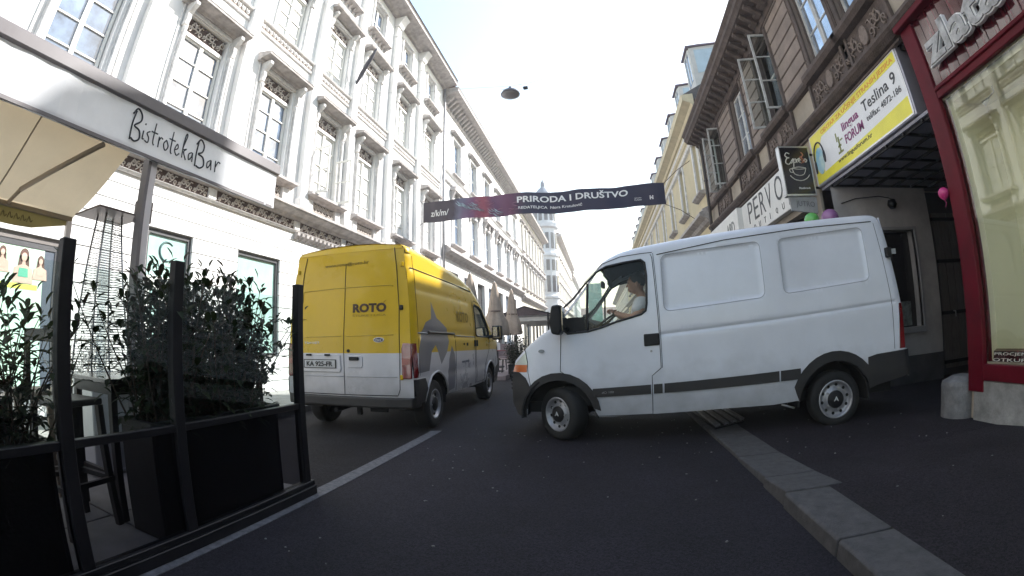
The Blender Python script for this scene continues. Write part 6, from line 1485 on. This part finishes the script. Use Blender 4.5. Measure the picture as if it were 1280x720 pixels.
FA1 = arch(1.40, .33, .43, 170, 8, 12); FA2 = arch(4.42, .33, .43, 170, 8, 12)
f_out = [(.05, .30), (.93, .30)]+FA1+[(1.90, .40), (2.3, .40), (3.5, .41), (3.97, .42)]+FA2+[(4.9, .42), (5.14, .42), (5.17, .60), (5.17, 1.05), (5.13, 1.8), (5.11, 2.29)]
f_out += [(x, z-f_r(x)) for x, z in F_TOP if x <= 5.06][::-1]+[(.03, .80), (.0, .55)]
fwin = [(1.45, 1.34), (1.62, 1.50), (1.90, 1.74), (2.05, 1.80), (2.36, 1.83), (2.40, 1.78), (2.40, 1.30), (2.36, 1.26), (1.6, 1.24), (1.46, 1.27)]
f_low = [(-.2, .2), (5.4, .2), (5.4, 1.045), (1.2, 1.0), (-.2, .95)]
swo = [(4.52, 1.72), (4.34, 1.50), (4.12, 1.43), (3.95, 1.36), (3.88, 1.18), (4.00, 1.02), (4.24, .86), (4.36, 1.04), (4.45, 1.13), (4.60, 1.05), (4.70, .80), (5.06, .79), (5.02, 1.10), (4.92, 1.30), (4.76, 1.43), (4.56, 1.48)]
sw2 = [(3.77, 1.12), (3.64, .98), (3.60, .80), (3.68, .47), (3.96, .45), (3.98, .62), (3.90, .92)]
fl = [(5.08, .74), (5.25, .74), (5.25, 1.16), (5.12, 1.16)]
fdoor = [(1.44, 1.22), (1.50, 1.0), (1.78, .74), (1.86, .44), (2.42, .44), (2.44, 1.86), (2.35, 1.90), (2.0, 1.86), (1.75, 1.68), (1.5, 1.46)]
fb = [(4.55, .30), (4.80, .60), (4.86, .72), (5.3, .72), (5.3, .30)]
fbf = [(-.1, .2), (.98, .2), (.96, .5), (.85, .62), (-.1, .70)]
fh = [(-.1, .72), (.45, .80), (.62, 1.02), (.3, 1.08), (-.1, .98)]
freg = [('window', fwin), ('tail_light', fl), ('rear_corner', fb), ('front_corner', fbf), ('headlight', fh), ('swoosh', swo), ('swoosh2', sw2), ('door_low', [p for p in [(1.50, 1.0), (1.78, .74), (1.86, .44), (2.42, .44), (2.43, 1.01)]]), ('door', fdoor), ('low', f_low)]
ftri = side_panels(f_out, freg, f_hw, .06, extra=[[(2.6, 2.07), (5.1, 2.09)], [(2.7, 1.83), (5.05, 1.83)], [(2.4, 1.30), (5.05, 1.30)], [(2.4, 1.235), (5.05, 1.235)], [(1.7, .735), (5.1, .735)]])
for sg in (-1, 1):
    skin(ftri['body'], f_hw, sg, 'side_panel', YV, fv); skin(ftri['low'], f_hw, sg, 'lower_panel', WVP, fv)
    dr = skin(ftri['door'], f_hw, sg, 'door', YV, fv); skin(ftri['door_low'], f_hw, sg, 'lower_door', WVP, dr); skin(ftri['window'], f_hw, sg, 'door_window', mat('dark_cab_glass', (.05, .07, .07), .04, spec=.9), dr, off=-.012)
    skin(ftri['swoosh'], f_hw, sg, 'swoosh_print', GV, fv, off=.0); skin(ftri['swoosh2'], f_hw, sg, 'swoosh_print', GV, fv)
    skin(ftri['tail_light'], f_hw, sg, 'tail_light', REDL, fv, off=.012); skin(ftri['rear_corner'], f_hw, sg, 'rear_bumper_corner', TRIMB, fv, off=.012); skin(ftri['front_corner'], f_hw, sg, 'front_bumper_corner', TRIMB, fv, off=.01); skin(ftri['headlight'], f_hw, sg, 'headlight', LMP, fv, off=.003)
    def fline(pts, r, m, nm, off=.0, closed=False, par=fv):
        mb = MB(); out = []; n = len(pts)
        for i in range(n if closed else n-1):
            a, b = pts[i], pts[(i+1) % n]; k = max(1, int(math.hypot(b[0]-a[0], b[1]-a[1])/.06))
            for q in range(k): out.append((a[0]+(b[0]-a[0])*q/k, a[1]+(b[1]-a[1])*q/k))
        if not closed: out.append(pts[-1])
        mb.tube([(x, sg*(f_hw(x, z)+off), z) for x, z in out], r, 5, closed=closed); return mb.build(nm, m, par)
    fline(fwin, .014, TRIMB, 'window_rubber', 0, True, dr); fline(fdoor, .004, SEAMM, 'door_gap', .001, True, dr)
    fline([(2.5, 2.045), (3.5, 2.08), (5.08, 2.095)], .007, SEAMM, 'roof_gutter', .006)
    fline([(3.60, .43), (3.58, 1.0), (3.60, 1.30)], .004, SEAMM, 'sliding_door_gap', .001); fline([(2.50, .43), (2.50, 1.9)], .004, SEAMM, 'sliding_door_gap', .001)
    fline([(3.62, 1.29), (4.70, 1.30)], .020, mat('rail_dark', (.06, .05, .04), .5), 'door_rail', .002); fline([(2.45, 1.245), (3.6, 1.265)], .008, GREYM, 'door_rail', .002); fline([(4.72, 1.285), (5.05, 1.29)], .010, GREYM, 'door_rail', .002)
    fline(arch(4.42, .33, .445, 165, 12, 12), .012, WVP, 'arch_lip', .008); fline(arch(1.40, .33, .445, 165, 12, 12), .012, WVP, 'arch_lip', .008)
    fline([(5.02, .76), (5.04, 1.2), (5.02, 1.8), (5.0, 2.26)], .003, SEAMM, 'corner_gap', .001)
    for xx in (2.52, 2.38): mb = MB(); yy = f_hw(xx, 1.13); mb.box(xx-.025, xx+.025, min(sg*yy, sg*(yy+.02)), max(sg*yy, sg*(yy+.02)), 1.08, 1.19); mb.build('door_handle', BLACKP, dr, bevel=.006)
    mb = MB(); mb.lathe([(.02, 0), (.018, sg*.01)], (3.15, sg*f_hw(3.15, 1.13), 1.13), 12, axis='y'); mb.build('fuel_cap', BLACKP, fv)
    mi = MB(); yb = sg*f_hw(1.45, 1.3); mi.prism([(1.34, 0, 1.46), (1.42, 0, 1.47), (1.45, 0, 1.42), (1.45, 0, 1.22), (1.40, 0, 1.18), (1.33, 0, 1.20)], (0, yb+sg*.06, 0), (0, yb+sg*.26, 0)); mo = mi.build('mirror', BLACKP, fv, bevel=.02, segs=2)
    mi = MB(); mi.box(1.452, 1.456, min(yb+sg*.09, yb+sg*.24), max(yb+sg*.09, yb+sg*.24), 1.22, 1.44); mi.build('mirror_glass', mat('mirror', (.5, .5, .5), .03, metal=1), mo); mi = MB(); mi.tube([(1.5, yb-sg*.02, 1.24), (1.42, yb+sg*.09, 1.26)], .035, 6); mi.build('mirror_arm', BLACKP, mo)
    # white service lettering low on the flank
    if sg > 0:
        text('www.roto.hr', 'lettering', GV, fv, width=.42, height=.05, origin=(3.3, f_hw(3.1, .85)+.004, .83), xdir=(-1, 0, 0)); wrap_side(text('ROTO', 'lettering', mat('side_brown_ink', (.30, .20, .02), .5), fv, width=.62, height=.17, bold=.02, origin=(3.45, 1, 1.48), xdir=(-1, 0, 0)), f_hw, 1)
        mb = MB(); mb.box(2.92, 3.0, f_hw(2.95, 1.12), f_hw(2.95, 1.12)+.006, 1.10, 1.15); mb.build('badge', BLACKP, fv)
def f_mfn(x, y):
    if 1.15 < x < 1.85:
        return 'windscreen' if abs(y) < f_hw(x, interp(F_TOP, x))-.13 else 'roof'
    return 'bonnet' if x <= 1.15 else 'roof'
st = sorted(set([.10+.06*k for k in range(45)]+[2.85+.15*k for k in range(15)]+[5.05, 5.08, 5.10]))
rs = roof_skin(fv, F_TOP, f_hw, f_r, st, f_mfn, crown=.05)
quads_obj(rs['roof'], 'roof', YV, fv); quads_obj(rs['bonnet'], 'bonnet', YV, fv); quads_obj(rs['windscreen'], 'windscreen', MATS['dark_cab_glass'], fv)
fq = end_cap([(.05, .30), (.0, .55), (.03, .80), (.10, .90)], f_hw, .10); quads_obj(fq, 'front_bumper', TRIMB, fv)
rear = [(5.17, .50), (5.17, .76), (5.17, 1.045), (5.165, 1.27), (5.14, 1.60), (5.13, 1.87), (5.12, 2.1), (5.11, 2.29), (5.10, 2.36)]
FB = .03
def rx(z, y=0): return interp([(z_, x_) for x_, z_ in rear], z)+FB*(1-abs(y/.93)**2.4)
rq = end_cap(rear, f_hw, FB, sgn=1, n=20)
quads_obj([q for q in rq if q[0][2] >= 1.04], 'rear_door', YV, fv); lowd = quads_obj([q for q in rq if q[0][2] < 1.04 and q[0][2] >= .49], 'lower_rear_door', WVP, fv)
# top closing strip above the doors
mb = MB(); nn = 20
for k in range(nn):
    y0, y1 = -.79+1.58*k/nn, -.79+1.58*(k+1)/nn; c0, c1 = .05*(1-(y0/.79)**2), .05*(1-(y1/.79)**2)
    mb.quad((5.105+FB*(1-abs(y0/.93)**2.4), y0, 2.35), (5.105+FB*(1-abs(y1/.93)**2.4), y1, 2.35), (5.09, y1, 2.395+c1), (5.09, y0, 2.395+c0))
mb.build('roof_edge', YV, fv)
mb = MB(); mb.prism([(5.0, -.98, .37), (5.20, -.93, .37), (5.24, -.6, .37), (5.245, 0, .37), (5.24, .6, .37), (5.20, .93, .37), (5.0, .98, .37)], (0, 0, 0), (0, 0, .13)); mb.build('rear_bumper', TRIMB, fv, bevel=.02, segs=2)
def wrap_rear(o, off=.004):
    for v in o.data.vertices: v.co.x = rx(v.co.z, v.co.y)+off
    return o
def rline(pts, r, m, nm, par=fv, o=.002):
    mb = MB(); out = []
    for a, b in zip(pts, pts[1:]):
        k = max(1, int(math.hypot(b[0]-a[0], b[1]-a[1])/.08))
        for q in range(k): out.append((a[0]+(b[0]-a[0])*q/k, a[1]+(b[1]-a[1])*q/k))
    out.append(pts[-1]); mb.tube([(rx(z, y)+o, y, z) for y, z in out], r, 5); return mb.build(nm, m, par)
rline([(-.01, .52), (-.01, 1.05), (-.005, 1.8), (-.005, 2.20)], .0045, SEAMM, 'door_gap')
rline([(-.74, .52), (-.745, 1.0), (-.74, 1.6), (-.70, 2.1), (-.66, 2.33)], .005, SEAMM, 'door_gap'); rline([(.745, .53), (.77, .6), (.78, 1.0), (.77, 1.6), (.73, 2.1), (.69, 2.36)], .005, SEAMM, 'door_gap')
rline([(-.74, .515), (0, .52), (.74, .525)], .006, SEAMM, 'door_gap')
rline([(-.70, 1.72), (-.695, 1.85), (-.66, 1.865), (0, 1.885), (.66, 1.885), (.69, 1.87)], .005, mat('yellow_crease', (.42, .29, .006), .4), 'door_crease'); rline([(-.68, 1.255), (-.05, 1.262)], .004, MATS['yellow_crease'], 'door_crease'); rline([(.03, 1.262), (.70, 1.268)], .004, MATS['yellow_crease'], 'door_crease')
rline([(-.72, .745), (-.03, .75)], .006, mat('white_crease', (.40, .40, .43), .5), 'door_crease'); rline([(.02, .75), (.74, .755)], .006, MATS['white_crease'], 'door_crease')
X_ = rx(.9)
mb = MB(); mb.prism([(0, -.69, .80), (0, -.07, .80), (0, -.05, .84), (0, -.06, 1.02), (0, -.09, 1.035), (0, -.68, 1.03)], (X_-.01, 0, 0), (X_+.014, 0, 0)); rec = mb.build('plate_recess', WVP, lowd, bevel=.008, segs=2)
mb = MB(); mb.box(X_+.016, X_+.022, -.64, -.12, .85, .965); lp_ = mb.build('number_plate', mat('plate_black', (.02, .02, .02), .5), fv)
mb = MB(); mb.box(X_+.022, X_+.026, -.625, -.135, .86, .955); mb.build('plate_field', mat('plate_white', (.52, .52, .53), .4), lp_)
text('KA 925-FR', 'plate_lettering', mat('plate_black', (.02, .02, .02), .5), lp_, width=.42, height=.065, bold=.025, origin=(X_+.029, -.59, .875), xdir=(0, 1, 0))
mb = MB()
for y in (-.55, -.25): mb.box(X_+.014, X_+.045, y-.035, y+.035, 1.01, 1.035)
mb.build('plate_lamp', BLACKP, fv, split=True)
mb = MB(); mb.prism([(0, .05, .86), (0, .25, .86), (0, .27, .89), (0, .27, 1.0), (0, .25, 1.02), (0, .05, 1.02)], (X_-.01, 0, 0), (X_+.008, 0, 0)); mb.build('handle_recess', WVP, fv, bevel=.006); mb = MB(); mb.box(X_+.008, X_+.035, .08, .22, .955, 1.0); mb.build('door_handle', BLACKP, fv, bevel=.008)
mb = MB(); mb.lathe([(.022, 0), (.02, .012)], (rx(1.075), .06, 1.075), 14, axis='x'); mb.build('lock', BLACKP, fv)
mb = MB(); xo = rx(1.21, .5); mb.prism([(xo, .50+.075*math.cos(t), 1.21+.032*math.sin(t)) for t in [2*PI*k/20 for k in range(20)]], (-.004, 0, 0), (.006, 0, 0)); ov = mb.build('badge', mat('badge_rim', (.6, .6, .62), .25, metal=.6), fv)
mb = MB(); mb.prism([(xo, .50+.064*math.cos(t), 1.21+.024*math.sin(t)) for t in [2*PI*k/20 for k in range(20)]], (.004, 0, 0), (.008, 0, 0)); mb.build('badge_field', mat('badge_blue', (.02, .02, .05), .3), ov)
text('Ford', 'badge_lettering', WHT, ov, width=.085, height=.028, bold=.01, shear=.3, origin=(xo+.010, .457, 1.197), xdir=(0, 1, 0))
INKB = mat('brown_ink', (.055, .022, .008), .5)
wrap_rear(text('ROTO', 'lettering', INKB, fv, width=.48, height=.115, bold=.05, origin=(rx(1.6, .4)+.004, .12, 1.555), xdir=(0, 1, 0), zdir=(-.07, 0, 1))); mb = MB(); mb.prism([(rx(1.7, .55)+.002, .55, 1.67), (rx(1.7, .55)+.002, .60, 1.705), (rx(1.7, .55)+.002, .57, 1.68)], (0, 0, 0), (.004, 0, 0)); mb.build('leaf_mark', INKB, fv)
wrap_rear(text('ŠTUKE I LICA', 'lettering', MATS['side_brown_ink'], fv, width=.48, height=.032, origin=(rx(1.52, .4)+.004, .12, 1.505), xdir=(0, 1, 0)))
wrap_rear(text('www.roto@roto.hr', 'lettering', mat('side_brown_ink2', (.20, .13, .01), .5), fv, width=.68, height=.055, bold=.015, origin=(rx(2.19, .2)+.004, -.34, 2.155), xdir=(0, 1, .02), zdir=(-.08, 0, 1)))
wrap_rear(text('TRANSIT', 'lettering', mat('chrome', (.6, .6, .62), .2, metal=.8), fv, width=.26, height=.03, bold=.01, origin=(0, -.65, 1.165), xdir=(0, 1, 0)), .006)
for y in (-.80, .80):
    for z in (.75, 1.60, 2.14): mb = MB(); mb.box(rx(z, y)-.03, rx(z, y)+.022, y-.018, y+.022, z-.03, z+.03); mb.build('hinge', BLACKP if z == 1.6 else YV, fv, bevel=.006)
for y in (-.87, .87):
    mb = MB(); mb.prism([(rx(z, y)+.0, yy, z) for yy, z in ((y-.065, .73), (y+.065, .73), (y+.07, 1.16), (y-.045, 1.17), (y-.065, 1.1))], (-.03, 0, 0), (.022, 0, 0)); t_ = mb.build('tail_light', REDL, fv, bevel=.012, segs=2)
    mb = MB(); mb.box(rx(.95, y)+.018, rx(.95, y)+.026, y-.055, y+.055, .90, .98); mb.build('reverse_lens', mat('pink_lens', (.34, .12, .10), .15), t_)
mb = MB(); mb.box(.1, 5.05, -.75, .75, .34, .45)
for cx in (1.40, 4.42):
    for s in (-1, 1):
        mb.prism([(x, 0, z) for x, z in arch(cx, .33, .435, 185, -5, 12)]+[(x, 0, z) for x, z in arch(cx, .33, .455, -5, 185, 12)], (0, s*.6, 0), (0, s*.93, 0)); mb.prism([(x, 0, z) for x, z in arch(cx, .33, .45, 0, 180, 12)], (0, s*.60, 0), (0, s*.62, 0))
mb.box(5.0, 5.12, -.9, .9, .45, .52); mb.tube([(5.15, -.2, .30), (4.6, -.2, .32)], .03, 8); mb.box(5.05, 5.1, .1, .16, .25, .4); mb.box(5.08, 5.10, .3, .55, .30, .4); mb.build('underbody', MATS['underseal'], fv)
mb = MB(); mb.box(2.6, 2.65, -.85, .85, .5, 2.1); mb.build('bulkhead', INNER, fv)
for x in (1.40, 4.42):
    for s in (-1, 1): wheel(fv, x, s*.93, .33, .33, .205, s, style='five')
# ------------------------------------------------------------------ haze in the street
hz = bpy.data.materials.new('haze'); hz.use_nodes = True
nt = hz.node_tree; nt.nodes.remove(nt.nodes['Principled BSDF'])
pv = nt.nodes.new('ShaderNodeVolumePrincipled'); pv.inputs['Color'].default_value = (.95, .96, 1, 1); pv.inputs['Density'].default_value = .0018; pv.inputs['Anisotropy'].default_value = .3
nt.links.new(pv.outputs[0], nt.nodes['Material Output'].inputs['Volume'])
mb = MB(); mb.box(-605, 605, -305, 905, -1.6, 32); o = mb.build('haze', hz); o['kind'] = 'stuff'; o['label'] = 'thin bright haze filling the street air'; o['category'] = 'haze'
SC.cycles.volume_bounces = 1
